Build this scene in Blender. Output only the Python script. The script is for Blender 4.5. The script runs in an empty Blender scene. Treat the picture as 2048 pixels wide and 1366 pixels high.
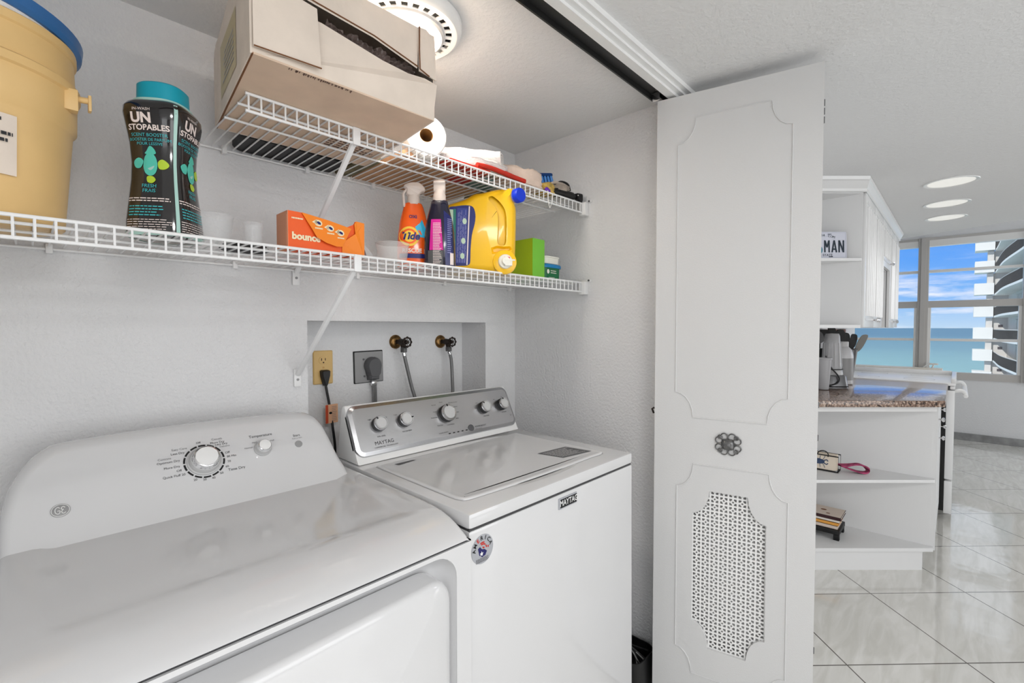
import bpy, bmesh, math, random
from math import sin, cos, pi, radians, sqrt
from mathutils import Vector, Matrix
random.seed(7)
S = bpy.context.scene
COL = S.collection
# ---------------------------------------------------------------- camera, light, exposure
YAW = radians(46.2); PITCH = -math.atan(28/929.)
cd = bpy.data.cameras.new('camera'); cam = bpy.data.objects.new('camera', cd); COL.objects.link(cam)
cam.location = (0, 0, 1.34); cam.rotation_euler = (pi/2+PITCH, 0, -YAW)
cd.sensor_width = 36; cd.lens = 929/2048*36; cd.clip_start = .02; cd.clip_end = 60000
S.camera = cam
S.view_settings.view_transform = 'Standard'; S.view_settings.look = 'None'
S.view_settings.gamma = 1; S.view_settings.use_curve_mapping = False
S.view_settings.exposure = 0.27

def lin(c):
    return tuple((v/255/12.92 if v/255 <= .04045 else ((v/255+.055)/1.055)**2.4) for v in c)

W = bpy.data.worlds.new('sky'); S.world = W; W.use_nodes = True
nt = W.node_tree; nt.nodes.clear()
def N(t, **k):
    n = nt.nodes.new(t)
    for a, b in k.items(): setattr(n, a, b)
    return n
out = N('ShaderNodeOutputWorld'); bg = N('ShaderNodeBackground'); tc = N('ShaderNodeTexCoord'); sep = N('ShaderNodeSeparateXYZ')
ramp = N('ShaderNodeValToRGB'); L = nt.links.new
L(tc.outputs['Generated'], sep.inputs[0]); L(sep.outputs['Z'], ramp.inputs[0])
cr = ramp.color_ramp; cr.elements[0].position = 0.0; cr.elements[0].color = (*lin((176, 205, 232)), 1)
cr.elements[1].position = .055; cr.elements[1].color = (*lin((112, 172, 236)), 1)
for p, c in ((.11, (82, 153, 236)), (.20, (66, 140, 234)), (.27, (214, 224, 236)), (.7, (214, 217, 222))):
    e = cr.elements.new(p); e.color = (*lin(c), 1)
mp = N('ShaderNodeMapping'); mp.inputs['Scale'].default_value = (7, 7, 46); L(tc.outputs['Generated'], mp.inputs[0])
nz = N('ShaderNodeTexNoise'); nz.inputs['Scale'].default_value = 1.0; nz.inputs['Detail'].default_value = 7; nz.inputs['Roughness'].default_value = .62
L(mp.outputs[0], nz.inputs[0])
cr2 = N('ShaderNodeValToRGB'); cr2.color_ramp.elements[0].position = .47; cr2.color_ramp.elements[0].color = (0, 0, 0, 1)
cr2.color_ramp.elements[1].position = .66; cr2.color_ramp.elements[1].color = (1, 1, 1, 1); L(nz.outputs[0], cr2.inputs[0])
band = N('ShaderNodeValToRGB'); L(sep.outputs['Z'], band.inputs[0]); b = band.color_ramp
b.elements[0].position = 0; b.elements[0].color = (.75, .75, .75, 1); b.elements[1].position = .125; b.elements[1].color = (0, 0, 0, 1)
e = b.elements.new(.06); e.color = (.95, .95, .95, 1); e = b.elements.new(.095); e.color = (.3, .3, .3, 1)
mu = N('ShaderNodeMath', operation='MULTIPLY'); L(cr2.outputs[0], mu.inputs[0]); L(band.outputs[0], mu.inputs[1])
mx = N('ShaderNodeMixRGB'); mx.inputs[2].default_value = (*lin((236, 238, 246)), 1); L(mu.outputs[0], mx.inputs[0]); L(ramp.outputs[0], mx.inputs[1])
L(mx.outputs[0], bg.inputs[0]); bg.inputs[1].default_value = 1.0; L(bg.outputs[0], out.inputs[0])

def light(name, typ, loc, energy, color=(1, 1, 1), target=None, **k):
    d = bpy.data.lights.new(name, typ); d.energy = energy; d.color = color
    for a, v in k.items(): setattr(d, a, v)
    o = bpy.data.objects.new(name, d); COL.objects.link(o); o.location = loc
    if target is not None:
        o.rotation_euler = (Vector(target)-Vector(loc)).to_track_quat('-Z', 'Y').to_euler()
    return o
light('sun', 'SUN', (0, 0, 50), 2.7, (1, .97, .93), target=(14, -6, 41), angle=.01)
# added unseen fill lights: hall ceiling, living room side, hall end, dining side
light('hall_fill_light', 'AREA', (.1, -.75, 2.08), 17, (1, .99, .98), target=(.1, -.75, 0), shape='DISK', size=.5)
light('living_room_fill', 'AREA', (1.2, -2.9, 1.3), 40, (.97, .985, 1), target=(1.2, 0, 1.2), shape='RECTANGLE', size=3.4, size_y=2.0)
light('hall_end_fill', 'AREA', (-1.9, -1.2, 1.3), 16, (.97, .985, 1), target=(0, -.2, 1.2), shape='RECTANGLE', size=2.0, size_y=1.8)
light('dining_side_fill', 'AREA', (6.6, -2.9, 1.4), 40, (.97, .985, 1), target=(6.0, 0, 1.0), shape='RECTANGLE', size=2.2, size_y=1.8)

# ---------------------------------------------------------------- materials
def mat(name, col, rough=.5, metal=0, bump=0, bscale=200, spec=.5, coat=0, trans=0, ior=1.45, alpha=1, emit=None, estr=0, srgb=True, bdetail=3, vary=0, vscale=5, stretch=None):
    m = bpy.data.materials.new(name); m.use_nodes = True; t = m.node_tree; p = t.nodes['Principled BSDF']
    c = lin(col) if srgb else col
    p.inputs['Base Color'].default_value = (*c, 1); p.inputs['Roughness'].default_value = rough; p.inputs['Metallic'].default_value = metal
    p.inputs['Specular IOR Level'].default_value = spec; p.inputs['Coat Weight'].default_value = coat; p.inputs['Coat Roughness'].default_value = .06
    p.inputs['Transmission Weight'].default_value = trans; p.inputs['IOR'].default_value = ior; p.inputs['Alpha'].default_value = alpha
    if emit: p.inputs['Emission Color'].default_value = (*lin(emit), 1); p.inputs['Emission Strength'].default_value = estr
    tcn = t.nodes.new('ShaderNodeTexCoord'); src = tcn.outputs['Object']
    if stretch:
        mm = t.nodes.new('ShaderNodeMapping'); mm.inputs['Scale'].default_value = stretch; t.links.new(src, mm.inputs[0]); src = mm.outputs[0]
    if bump:
        n = t.nodes.new('ShaderNodeTexNoise'); n.inputs['Scale'].default_value = bscale; n.inputs['Detail'].default_value = bdetail
        bn = t.nodes.new('ShaderNodeBump'); bn.inputs['Strength'].default_value = bump; bn.inputs['Distance'].default_value = .004
        t.links.new(src, n.inputs[0]); t.links.new(n.outputs[0], bn.inputs['Height']); t.links.new(bn.outputs[0], p.inputs['Normal'])
    if vary:
        n = t.nodes.new('ShaderNodeTexNoise'); n.inputs['Scale'].default_value = vscale; n.inputs['Detail'].default_value = 4
        r = t.nodes.new('ShaderNodeValToRGB'); r.color_ramp.elements[0].position = .3; r.color_ramp.elements[1].position = .7
        r.color_ramp.elements[0].color = (*[v*(1-vary) for v in c], 1); r.color_ramp.elements[1].color = (*[min(1, v*(1+vary*.4)) for v in c], 1)
        t.links.new(src, n.inputs[0]); t.links.new(n.outputs[0], r.inputs[0]); t.links.new(r.outputs[0], p.inputs['Base Color'])
    return m
M = {}
def mk(k, *a, **kw): M[k] = mat(k, *a, **kw)
mk('wall', (228, 228, 229), .75, bump=.75, bscale=70, bdetail=4, spec=.3)
mk('wall_closet', (228, 228, 229), .7, bump=1.0, bscale=105, bdetail=4, spec=.35, vary=.03, vscale=6)
mk('ceiling', (228, 228, 228), .8, bump=.6, bscale=90, spec=.2)
mk('trim', (236, 236, 235), .35)
mk('door', (212, 212, 212), .34, bump=.12, bscale=260)
mk('groove', (186, 186, 186), .6)
mk('enamel', (213, 213, 214), .12, coat=.6)
mk('enamel_shadow', (60, 60, 62), .5)
mk('plastic_white', (236, 236, 235), .3)
mk('wire', (240, 240, 240), .3)
mk('black', (14, 14, 15), .5); mk('rubber', (20, 20, 22), .45); mk('ink', (40, 40, 44), .5); mk('ink_soft', (120, 120, 122), .5)
mk('grey', (150, 150, 150), .4); mk('dgrey', (88, 88, 90), .45); mk('lgrey', (196, 196, 196), .4)
mk('steel', (205, 205, 207), .3, metal=1, bump=.05, bscale=60, stretch=(1, 40, 40))
mk('steel_rim', (190, 190, 192), .25, metal=1)
mk('chrome', (225, 225, 226), .12, metal=1)
mk('brass', (150, 116, 74), .32, metal=1, vary=.5, vscale=60)
mk('iron', (58, 50, 46), .45, metal=.8, vary=.4, vscale=80)
mk('pewter', (120, 120, 120), .35, metal=.8, vary=.4, vscale=90)
mk('track', (70, 70, 70), .4, metal=.6)
mk('almond', (214, 178, 112), .35); mk('slot', (60, 30, 12), .6)
mk('hose', (120, 120, 120), .4, metal=.4)
mk('tag_paper', (226, 176, 140), .7); mk('tag_red', (200, 76, 44), .7)
mk('bucket', (232, 194, 132), .42, vary=.06, vscale=9); mk('lid_blue', (52, 106, 164), .3)
mk('bottle_black', (22, 19, 20), .1, coat=1); mk('mint', (176, 214, 204), .3); mk('teal', (20, 160, 182), .4); mk('teal_ink', (70, 190, 196), .5)
mk('lime', (186, 214, 60), .4); mk('aqua', (88, 200, 180), .4); mk('pinkwhite', (240, 226, 220), .5)
mk('card', (232, 218, 204), .8, vary=.08, vscale=14, bump=.2, bscale=60); mk('card_edge', (120, 78, 48), .8); mk('card_kraft', (226, 200, 176), .85, vary=.12, vscale=9)
mk('tape', (208, 190, 140), .35, alpha=.8); mk('bag_dark', (120, 104, 98), .25, bump=.6, bscale=30, vary=.7, vscale=22, stretch=(1, 1, 4))
mk('paper', (246, 244, 240), .85, bump=.15, bscale=160); mk('tube_kraft', (150, 112, 66), .8)
mk('orange_box', (248, 98, 30), .45); mk('orange_light', (254, 140, 34), .45); mk('end_kraft', (226, 156, 120), .6); mk('cream', (252, 236, 196), .5)
mk('orange', (246, 96, 22), .25, coat=.4); mk('cyan', (60, 190, 232), .35); mk('yellow', (250, 196, 20), .28, coat=.3); mk('yellow_logo', (252, 206, 70), .4)
mk('navy', (28, 34, 96), .3, coat=.3); mk('navy_dark', (26, 26, 48), .2, coat=.6); mk('magenta', (214, 34, 150), .4); mk('blue_cap', (20, 60, 214), .35); mk('blue_label', (44, 58, 140), .4)
mk('navy_ink', (24, 34, 110), .4); mk('label_mint', (196, 220, 196), .5); mk('label_lav', (150, 150, 200), .5); mk('red', (206, 36, 24), .4); mk('green_label', (40, 130, 110), .5)
mk('trigger', (240, 226, 216), .4, trans=.15)
mk('clear', (236, 238, 240), .12, alpha=.11); mk('frost', (232, 230, 228), .3, alpha=.24)
mk('green_box', (120, 196, 60), .5); mk('green_front', (176, 210, 30), .5); mk('green_tub', (20, 112, 66), .4); mk('blue_lid', (22, 130, 190), .35); mk('offwhite', (240, 238, 226), .45)
mk('towel', (236, 232, 228), .95, bump=.8, bscale=170); mk('cloth_beige', (222, 200, 184), .9, bump=.6, bscale=120, vary=.12, vscale=18)
mk('red_cloth', (196, 44, 24), .6, bump=.3, bscale=30, vary=.25, vscale=20); mk('kraft_bag', (206, 160, 122), .85, vary=.15, vscale=14)
mk('teal_cloth', (120, 150, 144), .9, bump=.5, bscale=100); mk('yellow_cloth', (226, 190, 100), .85, vary=.5, vscale=45)
mk('blue_dark', (14, 60, 120), .4); mk('blue_bristle', (70, 136, 210), .5); mk('stripe_cloth', (196, 184, 172), .8, vary=.3, vscale=30)
mk('purple', (104, 40, 170), .3); mk('olive_cloth', (120, 112, 84), .9, vary=.4, vscale=40)
mk('cab', (232, 232, 232), .4); mk('cab_gap', (40, 40, 42), .6); mk('cab_gloss', (236, 236, 236), .25)
mk('counter_white', (240, 240, 240), .3, spec=.3)
mk('plate_white', (212, 214, 226), .4); mk('plate_ink', (18, 38, 52), .5); mk('plate_teal', (60, 130, 150), .5)
mk('frame', (196, 192, 188), .5); mk('frame_white', (240, 238, 235), .5); mk('ledge', (232, 222, 206), .5)
mk('bwall', (206, 204, 200), .8, vary=.05, vscale=.6); mk('bwhite', (222, 224, 222), .7); mk('bsoffit', (196, 190, 180), .85); mk('brail', (58, 50, 58), .5); mk('bglass', (70, 84, 90), .15); mk('bcurtain', (222, 222, 214), .7)
mk('red_patch', (190, 40, 26), .5); mk('flag_blue', (24, 24, 90), .5); mk('silver', (176, 178, 184), .35, metal=.3)
mk('book_cream', (222, 206, 192), .7); mk('book_orange', (226, 160, 70), .6); mk('book_dark', (60, 30, 34), .6); mk('pages', (232, 224, 214), .8)
mk('napkin', (238, 224, 206), .85); mk('crab_blue', (60, 78, 110), .7); mk('strap_pink', (176, 70, 110), .8, vary=.6, vscale=50)
mk('jar_plastic', (206, 206, 208), .3); mk('blender_metal', (120, 120, 122), .3, metal=.7); mk('wood_dark', (120, 66, 46), .6)
mk('light_glass', (255, 250, 240), .5, emit=(255, 240, 218), estr=1.3); mk('can_glow', (230, 230, 226), .5, emit=(255, 252, 244), estr=.35)
mk('utensil_grey', (120, 118, 114), .4); mk('marble', (150, 150, 150), .4, vary=.4, vscale=9)
mk('box_print', (110, 84, 74), .8)
mk('cup_haze', (196, 196, 198), .25, alpha=.72)
mk('black_mesh', (40, 40, 42), .6)

def nodes_of(m): return m.node_tree, m.node_tree.nodes, m.node_tree.links.new
def granite():
    m = mat('granite', (140, 120, 110), .16, coat=.5); t, n, l = nodes_of(m); p = n['Principled BSDF']; tcn = n.new('ShaderNodeTexCoord')
    v = n.new('ShaderNodeTexVoronoi'); v.inputs['Scale'].default_value = 160; r = n.new('ShaderNodeValToRGB'); z = n.new('ShaderNodeTexNoise'); z.inputs['Scale'].default_value = 90; z.inputs['Detail'].default_value = 6
    l(tcn.outputs['Object'], z.inputs[0]); l(tcn.outputs['Object'], v.inputs['Vector']); l(z.outputs[0], r.inputs[0])
    e = r.color_ramp.elements; e[0].position = .36; e[0].color = (*lin((40, 34, 32)), 1); e[1].position = .68; e[1].color = (*lin((206, 188, 172)), 1)
    a = e.new(.46); a.color = (*lin((124, 98, 84)), 1); a = e.new(.56); a.color = (*lin((156, 130, 114)), 1)
    l(r.outputs[0], p.inputs['Base Color']); return m
M['granite'] = granite()
def tiles():
    m = mat('floor_tile', (214, 212, 206), .09, coat=.7); t, n, l = nodes_of(m); p = n['Principled BSDF']; tcn = n.new('ShaderNodeTexCoord')
    mpn = n.new('ShaderNodeMapping'); mpn.vector_type = 'TEXTURE'; mpn.inputs['Location'].default_value = (2.568, -.055, 0); mpn.inputs['Rotation'].default_value = (0, 0, pi/4)
    br = n.new('ShaderNodeTexBrick'); br.offset = 0; br.squash = 1; br.inputs['Scale'].default_value = 1; br.inputs['Brick Width'].default_value = .4865; br.inputs['Row Height'].default_value = .4865
    br.inputs['Mortar Size'].default_value = .0028; br.inputs['Mortar Smooth'].default_value = .1
    l(tcn.outputs['Object'], mpn.inputs[0]); l(mpn.outputs[0], br.inputs[0])
    wv = n.new('ShaderNodeTexNoise'); wv.inputs['Scale'].default_value = 3; wv.inputs['Detail'].default_value = 8; wv.inputs['Distortion'].default_value = 1.5
    mp2 = n.new('ShaderNodeMapping'); mp2.inputs['Scale'].default_value = (1, 6, 1); mp2.inputs['Rotation'].default_value = (0, 0, .5); l(tcn.outputs['Object'], mp2.inputs[0]); l(mp2.outputs[0], wv.inputs[0])
    r = n.new('ShaderNodeValToRGB'); r.color_ramp.elements[0].position = .35; r.color_ramp.elements[0].color = (*lin((212, 210, 203)), 1); r.color_ramp.elements[1].position = .65; r.color_ramp.elements[1].color = (*lin((228, 226, 221)), 1)
    l(wv.outputs[0], r.inputs[0])
    mxn = n.new('ShaderNodeMixRGB'); l(br.outputs['Fac'], mxn.inputs[0]); l(r.outputs[0], mxn.inputs[1]); mxn.inputs[2].default_value = (*lin((92, 86, 80)), 1)
    l(mxn.outputs[0], p.inputs['Base Color'])
    bn = n.new('ShaderNodeBump'); bn.inputs['Strength'].default_value = .12; bn.inputs['Distance'].default_value = .01
    w2 = n.new('ShaderNodeTexNoise'); w2.inputs['Scale'].default_value = 7; w2.inputs['Detail'].default_value = 2; l(tcn.outputs['Object'], w2.inputs[0]); l(w2.outputs[0], bn.inputs['Height']); l(bn.outputs[0], p.inputs['Normal']); l(bn.outputs[0], p.inputs['Coat Normal'])
    return m
M['tile'] = tiles()
def ocean():
    m = mat('sea', (60, 140, 170), .6, spec=.15); t, n, l = nodes_of(m); p = n['Principled BSDF']; tcn = n.new('ShaderNodeTexCoord')
    mpn = n.new('ShaderNodeMapping'); mpn.inputs['Scale'].default_value = (.25, .06, 1); l(tcn.outputs['Object'], mpn.inputs[0])
    z = n.new('ShaderNodeTexNoise'); z.inputs['Scale'].default_value = 1; z.inputs['Detail'].default_value = 6; l(mpn.outputs[0], z.inputs[0])
    # water is greener over the shallows near the beach and deep blue far out
    sp = n.new('ShaderNodeSeparateXYZ'); l(tcn.outputs['Object'], sp.inputs[0])
    mr = n.new('ShaderNodeMapRange'); mr.inputs[1].default_value = 250; mr.inputs[2].default_value = 2600; l(sp.outputs[0], mr.inputs[0])
    r = n.new('ShaderNodeValToRGB'); e = r.color_ramp.elements; e[0].color = (*lin((134, 184, 184)), 1); e[1].color = (*lin((4, 100, 140)), 1); a = e.new(.3); a.color = (*lin((86, 138, 158)), 1)
    l(mr.outputs[0], r.inputs[0])
    mxn = n.new('ShaderNodeMixRGB'); mxn.blend_type = 'MULTIPLY'; mxn.inputs[0].default_value = .5; l(r.outputs[0], mxn.inputs[1]); l(z.outputs[0], mxn.inputs[2])
    g = n.new('ShaderNodeMixRGB'); g.blend_type = 'ADD'; g.inputs[0].default_value = .12; l(mxn.outputs[0], g.inputs[1]); g.inputs[2].default_value = (.5, .8, 1, 1); l(g.outputs[0], p.inputs['Base Color'])
    return m
M['sea'] = ocean()

# ---------------------------------------------------------------- mesh helpers
class MB:
    def __init__(s): s.v = []; s.f = []; s.m = []; s.mi = 0
    def add(s, vs, fs):
        o = len(s.v); s.v += [tuple(v) for v in vs]; s.f += [tuple(i+o for i in f) for f in fs]; s.m += [s.mi]*len(fs); return s
    def box(s, a, b, T=None):
        x0, y0, z0 = a; x1, y1, z1 = b
        vs = [Vector(p) for p in ((x0, y0, z0), (x1, y0, z0), (x1, y1, z0), (x0, y1, z0), (x0, y0, z1), (x1, y0, z1), (x1, y1, z1), (x0, y1, z1))]
        if T is not None: vs = [T @ v if isinstance(T, Matrix) else T(*v) for v in vs]
        return s.add(vs, [(0, 3, 2, 1), (4, 5, 6, 7), (0, 1, 5, 4), (1, 2, 6, 5), (2, 3, 7, 6), (3, 0, 4, 7)])
    def prism(s, poly, z0, z1, fn=None):
        fn = fn or (lambda x, y, z: (x, y, z)); n = len(poly)
        vs = [fn(x, y, z0) for x, y in poly]+[fn(x, y, z1) for x, y in poly]
        return s.add(vs, [tuple(range(n))[::-1], tuple(range(n, 2*n))]+[(i, (i+1) % n, n+(i+1) % n, n+i) for i in range(n)])
    def tube(s, pts, r, n=8, closed=False, caps=True, ry=None):
        pts = [Vector(p) for p in pts]; rs = r if isinstance(r, (list, tuple)) else [r]*len(pts); N_ = len(pts); vs = []; fs = []
        up = None
        for i, p in enumerate(pts):
            if closed: t = pts[(i+1) % N_]-pts[i-1]
            else: t = pts[min(i+1, N_-1)]-pts[max(i-1, 0)]
            t.normalize()
            if up is None:
                up = Vector((0, 0, 1)) if abs(t.z) < .9 else Vector((1, 0, 0))
            up = (up-t*up.dot(t)).normalized(); sd = t.cross(up)
            for k in range(n):
                a = 2*pi*k/n; vs.append(p+(up*cos(a)+sd*sin(a)*(ry or 1))*rs[i])
        for i in range(N_ if closed else N_-1):
            j = (i+1) % N_
            for k in range(n): fs.append((i*n+k, i*n+(k+1) % n, j*n+(k+1) % n, j*n+k))
        if caps and not closed: fs += [tuple(range(n))[::-1], tuple(range((N_-1)*n, N_*n))]
        return s.add(vs, fs)
    def lathe(s, prof, n=32, fn=None, sx=1, sy=1, expo=2, caps=(True, True), T=None, a0=0):
        vs = []; fs = []
        for r, z in prof:
            for k in range(n):
                a = 2*pi*k/n+a0; c, q = cos(a), sin(a)
                if expo != 2:
                    d = (abs(c)**expo+abs(q)**expo)**(1/expo); c /= d; q /= d
                p = Vector((r*c*sx, r*q*sy, z)); p = T @ p if T is not None else p
                vs.append(fn(*p) if fn else p)
        m = len(prof)
        for i in range(m-1):
            for k in range(n): fs.append((i*n+k, i*n+(k+1) % n, (i+1)*n+(k+1) % n, (i+1)*n+k))
        if caps[0]: fs.append(tuple(range(n))[::-1])
        if caps[1]: fs.append(tuple(range((m-1)*n, m*n)))
        return s.add(vs, fs)
    def loft(s, pts, prof, fn, cap0=True, cap1=True, fan=None):
        """outline pts (ccw u,v), prof = [(inset, h)], fn(u,v,h)->xyz"""
        n = len(pts); nor = []
        for i in range(n):
            a = Vector(pts[i-1]); b_ = Vector(pts[i]); c = Vector(pts[(i+1) % n]); e1 = (b_-a); e2 = (c-b_)
            n1 = Vector((-e1.y, e1.x)).normalized(); n2 = Vector((-e2.y, e2.x)).normalized(); q = (n1+n2)
            q = q/max(q.length, 1e-6); q = q/max(q.dot(n1), .45); nor.append(q)
        vs = []; fs = []
        for ins, h in prof:
            for p, q in zip(pts, nor): vs.append(fn(p[0]+q.x*ins, p[1]+q.y*ins, h))
        for i in range(len(prof)-1):
            for k in range(n): fs.append((i*n+k, i*n+(k+1) % n, (i+1)*n+(k+1) % n, (i+1)*n+k))
        if cap0 and fan is None: fs.append(tuple(range(n))[::-1])
        if fan is not None:
            cu_ = sum(p[0] for p in pts)/n; cv_ = sum(p[1] for p in pts)/n; k0 = len(vs)
            vs.append(fn(cu_, cv_, prof[0][1]+fan)); fs += [(k0, (k+1) % n, k) for k in range(n)]
        if cap1: fs.append(tuple(range((len(prof)-1)*n, len(prof)*n)))
        return s.add(vs, fs)
    def grid(s, fn, nu, nv):
        vs = [fn(i/nu, j/nv) for j in range(nv+1) for i in range(nu+1)]
        return s.add(vs, [(j*(nu+1)+i, j*(nu+1)+i+1, (j+1)*(nu+1)+i+1, (j+1)*(nu+1)+i) for j in range(nv) for i in range(nu)])
    def mesh(s, src, fn=None):
        vs = [Vector(v.co) for v in src.vertices]; vs = [fn(*v) if fn else v for v in vs]
        return s.add(vs, [tuple(p.vertices) for p in src.polygons])
    def sphere(s, c, r, n=12, sc=(1, 1, 1)):
        prof = [(max(sin(pi*i/n), 1e-4)*r, -cos(pi*i/n)*r) for i in range(n+1)]
        c = Vector(c); return s.lathe(prof, n*2, fn=lambda x, y, z: (c.x+x*sc[0], c.y+y*sc[1], c.z+z*sc[2]))

def plate2d(splines, depth=0):
    cu = bpy.data.curves.new('c', 'CURVE'); cu.dimensions = '2D'; cu.fill_mode = 'BOTH'; cu.extrude = depth/2
    for pts in splines:
        sp = cu.splines.new('POLY'); sp.points.add(len(pts)-1)
        for p, q in zip(sp.points, pts): p.co = (q[0], q[1], 0, 1)
        sp.use_cyclic_u = True
    o = bpy.data.objects.new('c', cu); me = bpy.data.meshes.new_from_object(o); bpy.data.objects.remove(o); bpy.data.curves.remove(cu); return me
def textmesh(txt, size, depth=0, align='CENTER', shear=0, sp=1.0, bold=0):
    cu = bpy.data.curves.new('t', 'FONT'); cu.body = txt; cu.size = size; cu.extrude = depth; cu.align_x = align; cu.align_y = 'CENTER'; cu.resolution_u = 3; cu.shear = shear; cu.space_character = sp; cu.offset = bold
    o = bpy.data.objects.new('t', cu); me = bpy.data.meshes.new_from_object(o); bpy.data.objects.remove(o); bpy.data.curves.remove(cu); return me
def frame(O, U, V, off=0):
    O, U, V = Vector(O), Vector(U).normalized(), Vector(V).normalized(); Nn = U.cross(V)
    return lambda x, y, z=0: O+U*x+V*y+Nn*(z+off)
def rrect(w, h, r, n=6, cx=0, cy=0):
    out_ = []
    for (sx, sy, a0) in ((1, -1, -pi/2), (1, 1, 0), (-1, 1, pi/2), (-1, -1, pi)):
        for k in range(n+1):
            a = a0+pi/2*k/n; out_.append((cx+sx*(w/2-r)+r*cos(a), cy+sy*(h/2-r)+r*sin(a)))
    return out_
def circle(r, n=32, cx=0, cy=0): return [(cx+r*cos(2*pi*k/n), cy+r*sin(2*pi*k/n)) for k in range(n)]
def catmull(pts, k=6, closed=False):
    P_ = [Vector(p) for p in pts]; out_ = []; n = len(P_)
    rng = range(n) if closed else range(n-1)
    for i in rng:
        p0 = P_[(i-1) % n] if closed or i > 0 else P_[0]; p1 = P_[i]; p2 = P_[(i+1) % n]; p3 = P_[(i+2) % n] if closed or i+2 < n else P_[-1]
        for j in range(k):
            t = j/k; out_.append(.5*((2*p1)+(-p0+p2)*t+(2*p0-5*p1+4*p2-p3)*t*t+(-p0+3*p1-3*p2+p3)*t**3))
    if not closed: out_.append(P_[-1])
    return out_

def ob(name, mb, mats, parent=None, local=False, smooth=True, label=None, ang=38, bevel=0):
    if not isinstance(mats, (list, tuple)): mats = [mats]
    me = bpy.data.meshes.new(name); vs = mb.v
    if parent is not None and not local:
        L0 = world_loc(parent); vs = [(v[0]-L0.x, v[1]-L0.y, v[2]-L0.z) for v in vs]
    me.from_pydata([tuple(v) for v in vs], [], mb.f); 
    for m in mats: me.materials.append(M[m] if isinstance(m, str) else m)
    me.polygons.foreach_set('material_index', mb.m)
    if bevel:
        bm = bmesh.new(); bm.from_mesh(me); bmesh.ops.remove_doubles(bm, verts=bm.verts, dist=1e-5)
        es = [e for e in bm.edges if len(e.link_faces) == 2 and e.calc_face_angle(0) > .6]
        bmesh.ops.bevel(bm, geom=es, offset=bevel, segments=2, profile=.6, affect='EDGES', clamp_overlap=True); bm.to_mesh(me); bm.free()
    me.update()
    if smooth:
        me.polygons.foreach_set('use_smooth', [True]*len(me.polygons)); me.set_sharp_from_angle(angle=radians(ang))
    o = bpy.data.objects.new(name, me); COL.objects.link(o)
    if parent is not None: o.parent = parent
    if label: o['label'] = label
    return o
def world_loc(o):
    v = Vector(o.location)
    while o.parent: o = o.parent; v = v+Vector(o.location)
    return v
def thing(name, label, cat, loc, group=None, rot=None):
    o = bpy.data.objects.new(name, None); o.empty_display_size = .05; COL.objects.link(o); o.location = loc
    if rot: o.rotation_euler = rot
    o['label'] = label; o['category'] = cat
    if group: o['group'] = group
    return o
def tag(o, label, cat, group=None):
    o['label'] = label; o['category'] = cat
    if group: o['group'] = group
    return o
def struct(name, mb, mats, **k):
    o = ob(name, mb, mats, **k)
    if o.parent is None: o['kind'] = 'structure'
    return o
def copy_thing(root, loc=None):
    r = root.copy(); COL.objects.link(r)
    if loc: r.location = loc
    def rec(a, b_):
        for ch in [c for c in COL.objects if c.parent == a]:
            d = ch.copy(); COL.objects.link(d); d.parent = b_; rec(ch, d)
    rec(root, r); return r
def words(mb, txt, size, fn, align='CENTER', **k): mb.mesh(textmesh(txt, size, align=align, **k), fn)
def lines(mb, fn, x0, x1, y0, y1, n, th=.35, seed=1, jag=.25):
    """rows of fine print as short bars"""
    rr = random.Random(seed)
    for i in range(n):
        y = y1-(y1-y0)*(i+.5)/n; h = (y1-y0)/n*th; x = x0; e = x1-(x1-x0)*jag*rr.random()
        while x < e:
            w = (x1-x0)*(.05+.1*rr.random()); xe = min(x+w, e); k = 3
            vs = [fn(x+(xe-x)*j/k, y-h/2, 0) for j in range(k+1)]+[fn(x+(xe-x)*j/k, y+h/2, 0) for j in range(k+1)]
            mb.add(vs, [(j, j+1, k+2+j, k+1+j) for j in range(k)]); x = xe+(x1-x0)*.02

CL = 2.15   # ceiling height
# ================================================================ ROOM
mb = MB(); mb.mesh(plate2d([[(-.5, 0), (1.6, 0), (1.6, CL), (-.5, CL)], [(.625, .80), (1.41, .80), (1.41, 1.362), (.625, 1.362)]], .162), lambda x, y, z: (x, 1.515+.081+z, y))
mb.box((-.5, 1.677, 0), (1.7, 1.72, CL))
struct('wall_back', mb, 'wall_closet', smooth=False)
struct('wall_right', MB().box((1.6, .725, 0), (1.7, 1.677, CL)), 'wall_closet', smooth=False)
struct('wall_left', MB().box((-.5, .82, 0), (-.4, 1.515, CL)), 'wall_closet', smooth=False)
struct('wall_hall', MB().box((-2, .725, 0), (-.4, .82, CL)), 'wall', smooth=False)
struct('wall_kitchen', MB().box((1.7, .725, 0), (5.6, .82, CL)), 'wall', smooth=False)
struct('wall_west', MB().box((-2.1, -3, 0), (-2, .82, 2.6)), 'wall', smooth=False)
struct('wall_south', MB().box((-2, -3.1, 0), (7.85, -3, 2.6)), 'wall', smooth=False)
struct('wall_nook', MB().box((5.5, .82, 0), (5.6, 2, 2.6)), 'wall', smooth=False)
struct('wall_north', MB().box((5.5, 2.0, 0), (7.85, 2.1, 2.6)), 'wall', smooth=False)
struct('floor', MB().box((-2.1, -3.1, -.1), (7.9, 2.1, 0)), 'tile', smooth=False)
mb = MB(); mb.prism([(-2.1, -3.1), (3.90, -3.1), (5.705, .725), (5.705, .82), (1.70, .82), (1.70, 1.72), (-.5, 1.72), (-.5, .82), (-2.1, .82)], CL, 2.6)
struct('ceiling', mb, 'ceiling', smooth=False)
struct('ceiling_raised', MB().box((3.6, -3.1, 2.6), (7.9, 2.1, 2.7)), 'ceiling', smooth=False)
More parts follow.
